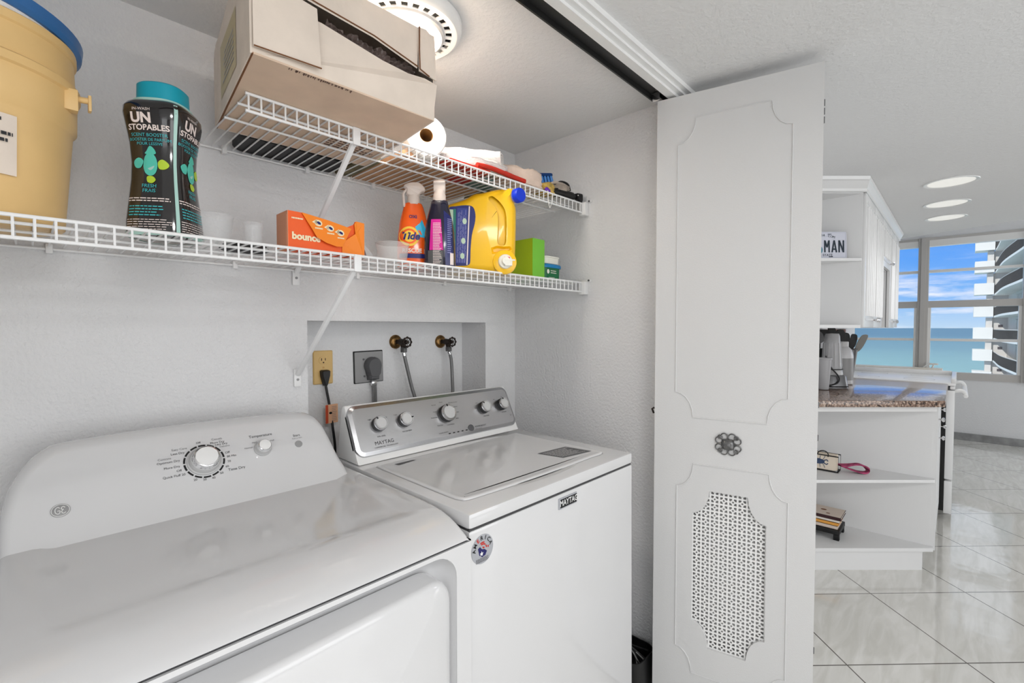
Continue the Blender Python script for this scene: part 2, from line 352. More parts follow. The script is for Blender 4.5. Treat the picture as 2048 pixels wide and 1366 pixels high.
# window wall
mb = MB(); mb.box((7.7, -3, 0), (7.85, 2.0, .72)); mb.box((7.7, -3, 2.44), (7.85, 2.0, 2.6)); mb.box((7.7, 1.25, .72), (7.85, 2.0, 2.44)); mb.box((7.7, -3, .72), (7.85, -2.4, 2.44))
struct('wall_window', mb, 'wall', smooth=False)
w = bpy.data.objects.new('window_1', None); COL.objects.link(w); w.location = (7.7, .3, .72); w['kind'] = 'structure'; w['label'] = 'wide ocean view window with grey metal frame'
mb = MB()
for y in (1.2, .32, -.57, -1.45, -2.35): mb.box((7.68, y-.05, .72), (7.8, y+.05, 2.44))
for y in (.32, -.57): mb.box((7.66, y-.022, .72), (7.68, y+.022, 2.44))
mb.box((7.69, -2.4, .72), (7.8, 1.25, .80)); mb.box((7.69, -2.4, 2.41), (7.8, 1.25, 2.44)); mb.box((7.69, -2.4, 1.585), (7.79, 1.25, 1.665))
ob('window_frame', mb, 'frame', w, smooth=False)
mb = MB()
for y0, y1 in ((.37, 1.15), (-.52, .27), (-1.4, -.62), (-2.3, -1.5)):
    mb.box((7.70, y0, 2.015), (7.78, y1, 2.045)); mb.box((7.70, y0+.0285, 1.175), (7.78, y1-.0285, 1.205)); mb.box((7.692, y0, 2.335), (7.78, y1, 2.41))
    mb.box((7.697, y1-.028, .801), (7.779, y1-.0005, 1.584)); mb.box((7.697, y0+.0005, .801), (7.779, y0+.028, 1.584))
ob('sash', mb, 'frame_white', w, smooth=False)
mg = mat('pane_glass', (255, 255, 255), .0, alpha=.06); M['pane'] = mg
for y0, y1 in ((.37, 1.15), (-.52, .27), (-1.4, -.62), (-2.3, -1.5)):
    ob('pane', MB().box((7.74, y0, .8), (7.744, y1, 2.36)), 'pane', w, smooth=False)
mb = MB(); mb.tube([(7.62, .31, .83), (7.6, .25, .9), (7.6, .17, .9)], .008); mb.tube([(7.62, .22, .83), (7.6, .20, .89)], .008); mb.box((7.6, .16, .885), (7.64, .27, .905))
ob('crank_handle', mb, 'frame_white', w, label='white window crank')
tag(ob('window_ledge', MB().box((7.35, .12, .80), (7.655, 1.25, .85)).box((7.4, .2, 0), (7.43, .26, .8)).box((7.4, 1.1, 0), (7.43, 1.16, .8)), 'ledge', bevel=.006), 'low cream ledge table standing in front of the ocean window', 'ledge')
struct('baseboard_window', MB().box((7.675, -3, 0), (7.7, 2.0, .085)), 'marble', smooth=False)
# closet opening trim, door track
mb = MB()
for y0, y1, z in ((.668, .684, 2.135), (.684, .700, 2.127), (.700, .727, 2.118)): mb.box((-.5, y0, z), (1.66, y1, CL))
struct('trim_1', mb, 'trim', smooth=False)
struct('trim_2', MB().box((1.59, .735, 0), (1.602, .80, 2.14)), 'trim', smooth=False)
tr = thing('door_track', 'dark metal bifold door track under the closet ceiling edge', 'door track', (.6, .757, 2.14))
mb = MB(); mb.box((-.4, .729, 2.128), (1.6, .735, CL)); mb.box((-.4, .781, 2.128), (1.6, .786, CL)); mb.box((-.4, .735, 2.144), (1.6, .781, CL-.001))
ob('channel', mb, 'track', tr, smooth=False); ob('pivot_bracket', MB().box((1.50, .745, 2.112), (1.56, .772, 2.142)), 'chrome', tr, bevel=.003)

# ================================================================ BIFOLD DOOR
def notch_outline(s0, s1, z0, z1, a, b_, k=5):
    pts = []
    cs = [((s1, z0), pi/2, pi), ((s1, z1), pi, 1.5*pi), ((s0, z1), 1.5*pi, 2*pi), ((s0, z0), 0, pi/2)]
    # concave quarter-ellipse corners, ccw outline
    def arc(c, t0, t1): return [(c[0]+a*cos(t0+(t1-t0)*i/k), c[1]+b_*sin(t0+(t1-t0)*i/k)) for i in range(k+1)]
    pts += arc((s1, z0), pi, pi/2); pts += arc((s1, z1), 1.5*pi, pi); pts += arc((s0, z1), 2*pi, 1.5*pi); pts += arc((s0, z0), pi/2, 0)
    return pts
dl = Vector((1.503, .754, 0)); dd = Vector((sin(radians(13.3)), -cos(radians(13.3)), 0)); dn = Vector((-cos(radians(13.3)), -sin(radians(13.3)), 0))
door = bpy.data.objects.new('door_1', None); COL.objects.link(door); door.location = dl; door['kind'] = 'structure'; door['label'] = 'white bifold closet door with engraved panels and pierced grille, folded open'
grOut = notch_outline(.127, .345, .27, .80, .052, .08)
def leaf(fn, name, lab=None, back=False):
    LW = .474
    me = plate2d([[(0, .02), (LW, .02), (LW, 2.11), (0, 2.11)]]+([] if back else [grOut]), .028)
    lf = ob(name, MB().mesh(me, lambda x, y, z: fn(x, y, z-.014)), 'door', door, smooth=False, label=lab)
    if back: return lf
    for (o_) in (notch_outline(.069, .398, 1.04, 2.03, .056, .082), notch_outline(.076, .402, .17, .884, .052, .08)):
        pts = [fn(x, y, .0003) for x, y in o_]
        ob('panel_molding', MB().tube(pts, .0022, 6, closed=True), 'door', lf)
    return lf
f1 = lambda x, y, z: dl+dd*x+Vector((0, 0, y))+dn*z
l1 = leaf(f1, 'leaf')
# second leaf folded behind
d2a = Vector((1.590, .722, 0)); d2b = Vector((1.644, .296, 0)); e2 = (d2b-d2a).normalized(); n2 = Vector((-e2.y, e2.x, 0)); n2 = n2 if n2.x < 0 else -n2
f2 = lambda x, y, z: d2a+e2*x*.895+Vector((0, 0, y))+n2*z
l2 = leaf(f2, 'leaf', back=True)
# pierced metal grille
def grille(fn, parent):
    c = .0024; pat = ["0000000000", "0111001110", "0111001110", "0110000110", "0000110000", "0000110000", "0110000110", "0111001110", "0111001110", "0000000000"]
    n = 10; px = .0272/n; mb = MB(); nu = int(.218/px)+1; nv = int(.53/px)+1; vid = {}; vs = []; fs = []
    def inside(x, y):
        for cx_, cy_ in ((.127, .27), (.345, .27), (.127, .80), (.345, .80)):
            if ((x-cx_)/.052)**2+((y-cy_)/.08)**2 < 1: return False
        return True
    def V_(i, j):
        if (i, j) not in vid: vid[(i, j)] = len(vs); vs.append(fn(.127+i*px, .27+j*px, -.009))
        return vid[(i, j)]
    for j in range(nv):
        for i in range(nu):
            if pat[j % n][i % n] == '1': continue
            if not inside(.127+(i+.5)*px, .27+(j+.5)*px): continue
            fs.append((V_(i, j), V_(i+1, j), V_(i+1, j+1), V_(i, j+1)))
    mb.add(vs, fs); o = ob('grille', mb, 'plastic_white', parent, smooth=False)
    so = o.modifiers.new('s', 'SOLIDIFY'); so.thickness = .002; return o
grille(f1, l1)
# pull: ornate pewter back plate with a textured knob
pl_ = lambda x, y, z: f1(.234+x, .964+y, z)
mb = MB()
for k in range(4):
    for sgn in (-1, 1):
        a = k*pi/2; cx_, cy_ = .027*cos(a)-sgn*.0115*sin(a), .024*sin(a)+sgn*.0115*cos(a)
        mb.tube([pl_(cx_+.0105*cos(t), cy_+.0105*sin(t), .004) for t in [2*pi*i/16 for i in range(16)]], .002, 6, closed=True)
    a = k*pi/2+pi/4; mb.tube([pl_(.034*cos(a)+.006*cos(t), .031*sin(a)+.006*sin(t), .004) for t in [2*pi*i/12 for i in range(12)]], .002, 6, closed=True)
pb = ob('pull_plate', mb, 'pewter', l1, label='ornate pewter pull plate')
ob('pull_knob', MB().loft(rrect(.036, .034, .01, 4), [(0, .001), (0, .012), (.004, .02), (.010, .023)], pl_), 'pewter', pb)
mb = MB()
for z in (1.99, 1.965, 1.94, 1.1, 1.0, .35): mb.tube([f1(.474, z, -.02), f1(.474, z+.018, -.02)], .004, 6)
ob('hinge', mb, 'dgrey', l1)
mb = MB(); mb.tube([f1(-.004, 1.06, -.012), f1(-.012, 1.055, -.012), f1(-.006, 1.04, -.012)], .0035, 6); ob('hinge', mb, 'iron', l1)

# ================================================================ CLOSET CEILING LIGHT
cl_ = thing('ceiling_light', 'round white ventilated ceiling light with glowing lens above the cardboard box', 'ceiling light', (.713, 1.076, CL))
T0 = Matrix.Translation((.713, 1.076, 0))
ob('rim', MB().lathe([(.125, CL-.001), (.150, CL-.001), (.150, CL-.012), (.146, CL-.022), (.136, CL-.028)], 64, T=T0, caps=(False, False)), 'plastic_white', cl_)
outer = circle(.137, 64); spl = [outer]
holes = []
for k in range(26):
    a = 2*pi*k/26; w_ = .058
    q = [(rr*cos(a+s_*w_*1.2), rr*sin(a+s_*w_*1.2)) for rr, s_ in ((.106, -1), (.122, -1), (.122, 1), (.106, 1))]
    holes.append(q)
me = plate2d([outer]+holes+[circle(.098, 64)], .003)
ob('vent_ring', MB().mesh(me, lambda x, y, z: (.713+x, 1.076+y, CL-.026+z)), 'plastic_white', cl_, smooth=False)
ob('housing', MB().lathe([(.13, CL-.006), (.001, CL-.006)], 48, T=T0, caps=(False, False)), 'black', cl_)
ob('bezel', MB().lathe([(.102, CL-.024), (.102, CL-.034), (.096, CL-.038), (.090, CL-.030)], 64, T=T0, caps=(False, False)), 'lgrey', cl_)
ob('lens', MB().lathe([(.093, CL-.030), (.080, CL-.042), (.055, CL-.051), (.02, CL-.055), (.0005, CL-.0555)], 48, T=T0, caps=(False, False)), 'light_glass', cl_)
lt = light('lamp', 'AREA', (.713, 1.076, CL-.062), 3.5, (1, .95, .88), target=(.713, 1.076, 0), shape='DISK', size=.18); lt.parent = None

# ================================================================ WIRE SHELVES
def wire_shelf(label, x0, x1, z, extra=''):
    sh = thing('wire_shelf', label, 'wire shelf', (x0, 1.515, z), 'white wire shelves on the closet back wall')
    yb, yf = 1.506, 1.116; r = .0021; zr = z-.0045
    mb = MB()
    n = int(round((x1-x0)/.0254))
    for i in range(n+1):
        x = x0+.006+(x1-x0-.012)*i/n
        mb.tube([(x, yb, z-r), (x, yf+.004, z-r), (x, yf-.001, z-.006), (x, yf-.001, z-.038)], r, 6)
    ob('cross_wires', mb, 'wire', sh)
    ob('front_rail', MB().tube([(x0, yf, z-.003), (x1, yf, z-.003)], .0034, 8), 'wire', sh)
    ob('lip_rail', MB().tube([(x0, yf, z-.040), (x1, yf, z-.040)], .0034, 8), 'wire', sh)
    for y in (1.17, 1.27, yb): ob('support_rod', MB().tube([(x0, y, zr-.003), (x1, y, zr-.003)], .003, 8), 'wire', sh)
    for i in range(6):
        x = x0+.06+i*(x1-x0-.1)/5; ob('wall_clip', MB().box((x-.006, 1.497, z-.018), (x+.006, 1.515, z+.004)), 'wire', sh, bevel=.002)
    # diagonal brace with foot
    xb = .59; b_ = ob('brace', MB().tube([(xb, yf+.006, z-.030), (xb, 1.503, z-.335)], .0065, 8, ry=1.3), 'wire', sh)
    mb = MB().box((xb-.011, 1.507, z-.375), (xb+.011, 1.515, z-.318)); ob('brace_foot', mb, 'wire', b_, bevel=.003)
    ob('screw', MB().lathe([(.004, 0), (.004, .002), (.001, .0025)], 12, fn=lambda a, c, d: (xb+a, 1.507-d, z-.352+c)), 'grey', b_)
    ob('brace_hook', MB().box((xb-.010, yf-.005, z-.044), (xb+.010, yf+.003, z-.0)), 'wire', b_, bevel=.002)
    # wall end bracket
    e_ = ob('end_bracket', MB().box((1.572, 1.098, z-.052), (1.6, 1.128, z+.0)).box((1.592, 1.082, z+.0), (1.6, 1.130, z+.010)), 'wire', sh, bevel=.003)
    ob('screw', MB().lathe([(.004, 0), (.004, .003), (.001, .0035)], 12, fn=lambda a, c, d: (1.592-d, 1.092+a, z+.005+c)), 'dgrey', e_)
    return sh
wire_shelf('long lower white wire shelf holding the bucket and laundry products', -.4, 1.592, 1.527)
wire_shelf('shorter upper white wire shelf holding the cardboard box and cloths', .335, 1.592, 1.848)
ZL = 1.5275; ZU = 1.8485

exec_later = []
# ================================================================ DRYER
dr = thing('clothes_dryer', 'white front-loading clothes dryer with one large and one small knob, left of the washer', 'dryer', (.31, 1.1, 0))
X0, X1 = -.047, .652
def sst(a, b_, x): t = min(1, max(0, (x-a)/(b_-a))); return t*t*(3-2*t)
prof = [(1.46, .93), (1.23, .93), (1.12, .93), (1.0, .93), (.93, .93), (.90, .93), (.885, .929), (.87, .9285), (.855, .927), (.84, .925), (.825, .922), (.81, .918), (.795, .9125), (.78, .906), (.768, .900), (.758, .894), (.750, .8885), (.7475, .886)]
r_ = .016
us = [0]+[r_*(1-cos(pi/2*i/6)) for i in range(1, 7)]+[.03, .045, .055, .065, .075, .1, .2, .33, .45, .56, .59, .605, .615, .625, .64, .65]+[.699-r_*(1-cos(pi/2*i/6)) for i in range(6, 0, -1)]+[.699]
vs = []; nu = len(us); side = lambda d: 0 if d >= r_ else r_-sqrt(max(0, r_*r_-(r_-d)**2))
for (y, z) in prof:
    for u in us:
        d = min(u, .699-u); dish = sst(.045, .075, u)*sst(.045, .075, .699-u)*sst(.86, .90, y)*.006
        vs.append((X0+u, y, z-side(d)-dish))
np_ = len(prof); vs += [(x, y, .886) for (x, y, z) in [(X0, 1.46, 0), (X1, 1.46, 0), (X1, .7475, 0), (X0, .7475, 0)]]
mb = MB().add(vs, [(j*nu+i, j*nu+i+1, (j+1)*nu+i+1, (j+1)*nu+i) for j in range(np_-1) for i in range(nu-1)])
mb.add([(X0, 1.46, .93-r_)]+[(X0, y, z-r_) for y, z in prof]+[(X0, .7475, .884), (X0, 1.46, .884)], [tuple(range(np_+3))])
mb.add([(X1, 1.46, .93-r_)]+[(X1, y, z-r_) for y, z in prof]+[(X1, .7475, .884), (X1, 1.46, .884)], [tuple(range(np_+3))[::-1]])
ob('top_panel', mb, 'enamel', dr, ang=50)
ob('seam_gap', MB().box((X0+.004, .752, .876), (X1-.004, 1.45, .888)), 'enamel_shadow', dr, smooth=False)
# front with door pocket
mb = MB(); hole = rrect(.60, .63, .055, 8, .312, .557)
mb.mesh(plate2d([[(X0, .02), (X1, .02), (X1, .8805), (X0, .8805)], hole], .03), lambda x, y, z: (x, .7625+z, y))
mb.box((X0, .7775, .02), (X0+.02, 1.45, .8805)); mb.box((X1-.02, .7775, .02), (X1, 1.45, .8805)); mb.box((X0, 1.43, .02), (X1, 1.45, .8805)); mb.box((X0+.02, .7775, .02), (X1-.02, 1.43, .05))
ob('cabinet', mb, 'enamel', dr, smooth=False)
ob('door_pocket', MB().loft(hole, [(0, 0), (.006, .02), (.02, .042), (.04, .052)], lambda u, v, h: (u, .749+h, v), cap0=False), 'enamel', dr, ang=60)
def door_ring(i, h):
    return [(x, .752+h-.040*max(0, 1-((x-.26)/.345)**2)*(1 if h < .02 else 0), z) for x, z in rrect(.575-2*i, .575-2*i, max(.06-i, .008), 8, .312, .544)]
rings = [door_ring(i, h) for i, h in ((0, .045), (0, .010), (.001, .006), (.004, .001), (.009, -.0015), (.02, -.003), (.05, -.004), (.10, -.004), (.16, -.004), (.22, -.004), (.27, -.004))]
nr = len(rings[0]); dmb = MB().add([v for r in rings for v in r], [(j*nr+k, j*nr+(k+1) % nr, (j+1)*nr+(k+1) % nr, (j+1)*nr+k) for j in range(len(rings)-1) for k in range(nr)]+[tuple(range(nr))[::-1], tuple(range((len(rings)-1)*nr, len(rings)*nr))])
dd_ = ob('door', dmb, 'enamel', dr, ang=60)
# console
cpts2 = [(-.020, .868), (-.040, .885), (-.046, .92), (-.046, .95), (-.043, .986), (-.030, 1.030), (-.006, 1.068), (.02, 1.088), (.045, 1.0955), (.15, 1.100), (.291, 1.102), (.42, 1.100), (.52, 1.097), (.548, 1.093), (.570, 1.082), (.585, 1.062), (.595, 1.03), (.606, .975), (.616, .945), (.620, .915), (.612, .885), (.590, .868)]
cp = catmull([Vector((a, b_, 0)) for a, b_ in cpts2], 4); cp = [(p.x, p.y) for p in cp][::-1]
cf = lambda u, v, h: (u, 1.225+(v-.93)*.735+h, v)
ob('console', MB().loft(cp, [(.017, 0), (.012, .0012), (.007, .0045), (.003, .010), (.0005, .017), (0, .026), (0, .10)], lambda u, v, h: (u, 1.225+(v-.93)*.735+h, v) if h < .09 else (u, 1.47, .93+(v-.93)*.78)), 'enamel', dr, ang=70)
K = frame((0, 1.225, .93), (1, 0, 0), (0, .592, .806))   # console face plane: x, distance up the face
fz = lambda z: (z-.93)/.806
def knob(parent, x, v, R, F, name, base='lgrey', h=.028):
    b_ = MB(); b_.lathe([(R*1.05, 0), (R*1.05, .004), (R*.97, .006), (R*.95, .010), (R*.86, .016)], 40, fn=lambda a, c, d: F(x+a, v+c, d))
    o = ob(name, b_, base, parent)
    ob('knob_ring', MB().lathe([(R*.86, .010), (R*.80, h-.005), (R*.76, h-.001), (R*.70, h)], 40, fn=lambda a, c, d: F(x+a, v+c, d)), 'chrome', o)
    ob('knob_cap', MB().lathe([(R*.70, h-.001), (R*.66, h+.0008), (R*.3, h+.002), (.0005, h+.0022)], 40, fn=lambda a, c, d: F(x+a, v+c, d)), 'plastic_white', o)
    return o
kx, kv = .286, fz(1.021)
mb = MB()
for k in range(14):
    a0 = 2*pi*k/14+.04; a1 = 2*pi*(k+1)/14-.04; m_ = 5
    mb.add([K(kx+R*cos(a0+(a1-a0)*i/m_), kv+R*sin(a0+(a1-a0)*i/m_), .0006) for R in (.0385, .0425) for i in range(m_+1)], [(i, i+1, m_+2+i, m_+1+i) for i in range(m_)])
ob('dial_ring', mb, 'black', dr, smooth=False)
knob(dr, kx, kv, .034, K, 'cycle_knob', 'lgrey', .030); knob(dr, .416, fz(1.026), .020, K, 'temperature_knob', 'lgrey', .024)
ob('start_button', MB().lathe([(.0095, 0), (.0095, .0015), (.008, .002), (.0005, .002)], 28, fn=lambda a, c, d: K(.506+a, fz(1.022)+c, d)), 'grey', dr)
mb = MB(); T_ = lambda s_, x, y, sz, al='CENTER': words(mb, s_, sz, lambda a, c, d: K(x+a, kv+y+c, .0007), al)
for s_, x, y in (('Optimum Dry', -.0475, .012), ('More Dry', -.049, -.002), ('Less Dry', -.036, .030), ('Quick Fluff 20', -.041, -.024), ('Off', -.047, -.013)): T_(s_, kx+x, y, .0075, 'RIGHT')
for s_, x, y in (('More Dry', .018, .043), ('Less Dry', .027, .037), ('Off', .045, .012), ('80 Min', .047, .001), ('70', .046, -.012), ('60', .040, -.024), ('50', .026, -.038), ('40', .008, -.046), ('30', -.010, -.046), ('20', -.028, -.042)): T_(s_, kx+x, y, .0075, 'LEFT')
T_('Time Dry', kx+.044, -.034, .0095, 'LEFT'); T_('Off', kx-.006, .049, .007)
T_('Temperature', .418, .043, .0105); T_('Start', .506, .027, .0095)
ob('dial_lettering', mb, 'ink', dr, smooth=False)
mb = MB()
for s_, x, y in (('Cottons', -.063, .021), ('Easy Care', -.030, .040)): words(mb, s_, .0075, lambda a, c, d, x=x, y=y: K(kx+x+a, kv+y+c, .0007), 'RIGHT')
words(mb, 'Casuals', .0075, lambda a, c, d: K(kx+.022+a, kv+.052+c, .0007), 'LEFT'); words(mb, 'Delicates', .006, lambda a, c, d: K(kx+.036+a, kv+.030+c, .0007), 'LEFT')
for s_, x, y in (('Normal', -.034, .014), ('Medium', -.014, .026), ('Air Fluff', .020, .024)): words(mb, s_, .006, lambda a, c, d, x=x, y=y: K(.418+x+a, kv+y+c, .0007))
words(mb, 'Push to Start', .005, lambda a, c, d: K(.506+a, kv+.019+c, .0007))
ob('fine_lettering', mb, 'ink_soft', dr, smooth=False)
gx, gv = .037, fz(.981)
bd = ob('badge', MB().lathe([(.0145, 0), (.0145, .0012), (.0137, .0016), (.0005, .0016)], 36, fn=lambda a, c, d: K(gx+a, gv+c*.92, d)), 'grey', dr, label='round grey maker badge')
mb = MB(); mb.tube([K(gx+.0130*cos(2*pi*i/32), gv+.0120*sin(2*pi*i/32), .0018) for i in range(32)], .0006, 4, closed=True)
# two looping script letters
def curve_on(F, pts, r, closed=False): return [F(*p) for p in pts]
g = [(-.001, .005), (-.004, .008), (-.008, .005), (-.009, 0), (-.008, -.005), (-.004, -.008), (-.001, -.005), (-.001, -.001), (-.005, -.001)]
e_ = [(.008, .005), (.005, .008), (.002, .006), (.002, .002), (.005, .001), (.003, -.001), (.002, -.005), (.005, -.008), (.009, -.006)]
for q in (g, e_): mb.tube([K(gx+p.x*.85, gv+p.y*.85, .002) for p in catmull([Vector((a, c, 0)) for a, c in q], 4)], .0007, 5)
ob('badge_monogram', mb, 'plastic_white', bd)

# ================================================================ WASHER
wa = thing('washing_machine', 'white top-loading washing machine with brushed steel control panel, right of the dryer', 'washing machine', (1.012, 1.1, 0))
WX0, WX1 = .659, 1.366
mb = MB().box((WX0, .762, .895), (WX1, 1.45, .93)); ob('top_deck', mb, 'enamel', wa, bevel=.009)
ob('seam_gap', MB().box((WX0+.004, .766, .886), (WX1-.004, 1.44, .897)), 'enamel_shadow', wa, smooth=False)
mb = MB(); n = 8; vs = []; fs = []
for i in range(n+1):
    z = .02+(.891-.02)*i/n; q = .014*(1-i/n)
    vs += [(WX0, .762, z), (WX1+q, .762, z), (WX1+q, 1.45, z), (WX0, 1.45, z)]
for i in range(n):
    for k in range(4): fs.append((4*i+k, 4*i+(k+1) % 4, 4*i+4+(k+1) % 4, 4*i+4+k))
fs += [(3, 2, 1, 0), (4*n, 4*n+1, 4*n+2, 4*n+3)]
ob('cabinet', MB().add(vs, fs), 'enamel', wa, bevel=.008)
lid = catmull([Vector(p) for p in ((.700, 1.222, 0), (.698, 1.05, 0), (.697, .88, 0), (.702, .845, 0), (.712, .832, 0), (.74, .828, 0), (.80, .824, 0))], 3)
lidp = [(p.x, p.y) for p in lid]+[(x, .824-.004*sin(pi*(x-.80)/.42)) for x in [.80+.42*i/12 for i in range(1, 13)]]+[(1.27, .822), (1.288, .826), (1.298, .838), (1.300, .87), (1.300, 1.0), (1.299, 1.222)]
ld = ob('lid', MB().loft(lidp, [(0, .9285), (0, .9325), (.0015, .9342), (.006, .9352), (.012, .9345), (.03, .933)], lambda u, v, h: (u, v, h)), 'enamel', wa, ang=60)
ob('lid_gap', MB().loft(lidp, [(-.0022, .9300), (-.0022, .9304), (.0, .9305)], lambda u, v, h: (u, v, h)), 'grey', wa, smooth=False)
# finger scoop at the lid's front edge
mb = MB(); N_ = 16; vs = []; fs = []
for i in range(N_+1):
    t = i/N_; x = .86+.27*t; d = sin(pi*t)**.7
    vs += [(x, .8225-.001*d, .9345), (x, .815-.013*d, .9308), (x, .821-.0055*d, .9312)]
for i in range(N_): fs += [(3*i+2, 3*i+5, 3*i+4, 3*i+1)]
ob('lid_scoop', MB().add([(v[0], v[1], .9306) for v in vs], fs), 'lgrey', wa, smooth=False)
mb = MB(); vs = []
for i in range(N_+1):
    t = i/N_; x = .875+.20*t; d = sin(pi*t)**.7; vs += [(x, .8215, .9312), (x, .8215-.0065*d, .9312)]
ob('finger_slot', MB().add(vs, [(2*i, 2*i+1, 2*i+3, 2*i+2) for i in range(N_)]), 'black', wa, smooth=False)
L_ = lambda x, y, z=0: (x, y, .9337+z)
mb = MB().add([L_(*p) for p in ((.742, 1.212), (.751, 1.182), (.816, 1.192), (.799, 1.216))], [(0, 1, 2, 3)])
ob('caution_label', mb, 'dgrey', wa, smooth=False)
q4 = [(1.130, .970), (1.262, .958), (1.276, .862), (1.150, .880)]
def quad(t, s_, h=0):
    a, b_, c, d = [Vector((*p, 0)) for p in q4]; p = a*(1-t)*(1-s_)+b_*t*(1-s_)+c*t*s_+d*(1-t)*s_; return (p.x, p.y, .9338+h)
ob('lid_sticker', MB().add([quad(0, 0), quad(1, 0), quad(1, 1), quad(0, 1)], [(3, 2, 1, 0)]), 'dgrey', wa, smooth=False, label='dark grey printed sticker')
mb = MB(); lines(mb, lambda x, y, z: quad(x, y, .0004), .06, .94, .1, .92, 9, .4, 3); ob('sticker_print', mb, 'lgrey', wa, smooth=False)
mb = MB(); rr = rrect(WX1-WX0-.01, .16, .03, 5, (WX0+WX1)/2, 1.008)
# console: white body then steel face
side2 = [(1.266, .931), (1.276, .945), (1.350, 1.093), (1.355, 1.098), (1.366, 1.097), (1.374, 1.085), (1.405, .931)]
n = len(side2)
ob('console_body', MB().add([(x, y, z) for x in (WX0+.008, WX1-.006) for y, z in side2], [tuple(range(n)), tuple(range(n, 2*n))[::-1]]+[(i, n+i, n+(i+1) % n, (i+1) % n) for i in range(n)]), 'plastic_white', wa, bevel=.008)
KW = frame((0, 1.279, .950), (1, 0, 0), (0, .447, .894)); wz = lambda z: (z-.950)/.894
pw = rrect(.690, .162, .028, 6, 1.013, .080)
pn = ob('control_panel', MB().loft(pw, [(-.001, -.012), (-.001, .002), (.001, .006)], lambda u, v, h: KW(u, v, h), cap1=False), 'steel_rim', wa)
ob('panel_bevel', MB().loft(pw, [(.001, .006), (.012, .010)], lambda u, v, h: KW(u, v, h), cap0=False, cap1=False), 'steel_rim', pn)
ob('panel_face', MB().loft(pw, [(.012, .0100), (.0125, .0101)], lambda u, v, h: KW(u, v, h), cap0=False), 'steel', pn)
KF = lambda x, y, z=0: KW(x, y, z+.0102)
def wknob(x, v, R, ang):
    b_ = ob('control_knob', MB().lathe([(R, 0), (R, .015), (R*.9, .016)], 36, fn=lambda a, c, d: KF(x+a, v+c, d)), 'black', pn)
    ob('knob_ring', MB().lathe([(R*.97, .015), (R*.97, .021), (R*.90, .024), (R*.78, .024), (R*.74, .0225)], 36, fn=lambda a, c, d: KF(x+a, v+c, d)), 'chrome', b_)
    ob('knob_face', MB().lathe([(R*.76, .0215), (R*.72, .0235), (.0005, .0237)], 36, fn=lambda a, c, d: KF(x+a, v+c, d)), 'lgrey', b_)
    ob('knob_pointer', MB().tube([KF(x+R*.95*cos(ang), v+R*.95*sin(ang), .0240), KF(x+R*.68*cos(ang), v+R*.68*sin(ang), .0242)], .0022, 6), 'black', b_)
for x, z, R, a in ((.758, 1.030, .0235, 2.2), (.852, 1.030, .0235, .1), (1.026, 1.028, .031, 1.7), (1.207, 1.028, .023, 2.3), (1.303, 1.028, .023, 1.8)): wknob(x, wz(z), R, a)
mb = MB(); lt_ = lambda s_, x, z, sz, al='CENTER': words(mb, s_, sz, lambda a, c, d: KF(x-.013+a, wz(z)+c, .0004), al)
words(mb, 'MAYTAG', .0165, lambda a, c, d: KF(.764+a, wz(.978)+c, .0004))
for s_, x, z in (('SOIL LEVEL', .772, .996), ('WATER TEMP', .866, .997), ('SPIN SPEED', 1.221, .998), ('OPTIONS', 1.317, 1.0)): lt_(s_, x, z, .006)
for s_, x, z, al in (('Normal', 1.005, 1.062, 'RIGHT'), ('Heavy', 1.03, 1.068, 'CENTER'), ('Wrinkle Control', 1.062, 1.062, 'LEFT'), ('Delicates', 1.076, 1.047, 'LEFT'), ('Whites', 1.08, 1.028, 'LEFT'), ('Colors', 1.002, 1.04, 'RIGHT'), ('Powerwash', .998, 1.022, 'RIGHT'), ('Bulky', 1.075, 1.008, 'LEFT'), ('Rinse Spin', 1.00, .995, 'CENTER'), ('Clean Washer', 1.045, .992, 'CENTER'),
    ('Light', .745, 1.048, 'CENTER'), ('Heavy', .80, 1.048, 'CENTER'), ('Cold', .838, 1.05, 'CENTER'), ('Hot', .893, 1.047, 'CENTER'), ('Low', 1.192, 1.048, 'CENTER'), ('High', 1.25, 1.045, 'CENTER'), ('Off', 1.285, 1.05, 'CENTER'), ('On', 1.33, 1.056, 'CENTER')): lt_(s_, x, z, .0058, al)
lt_('WASHER SENSING', 1.005, .970, .005); lt_('2.5', 1.348, .985, .007)
ob('panel_lettering', mb, 'ink', pn, smooth=False)
mb = MB(); words(mb, 'COMMERCIAL TECHNOLOGY', .0062, lambda a, c, d: KF(.768+a, wz(.9665)+c, .0004)); words(mb, 'POWER BOOST', .008, lambda a, c, d: KF(1.136+a, wz(.9685)+c, .0004), 'LEFT'); words(mb, 'hold 3 seconds', .005, lambda a, c, d: KF(1.136+a, wz(.961)+c, .0004), 'LEFT')
ob('fine_lettering', mb, 'dgrey', pn, smooth=False)
mb = MB()
for i in range(6): x = 1.012+i*.0195; mb.box((0, 0, 0), (.008, .0035, .0008), lambda a, c, d, x=x: KF(x+a, wz(.9625)+c, d))
ob('status_lights', mb, 'black', pn, smooth=False)
ob('boost_button', MB().lathe([(.0125, 0), (.0125, .002), (.0105, .0028), (.0005, .0026)], 28, fn=lambda a, c, d: KF(1.117+a, wz(.968)+c, d)), 'dgrey', pn)
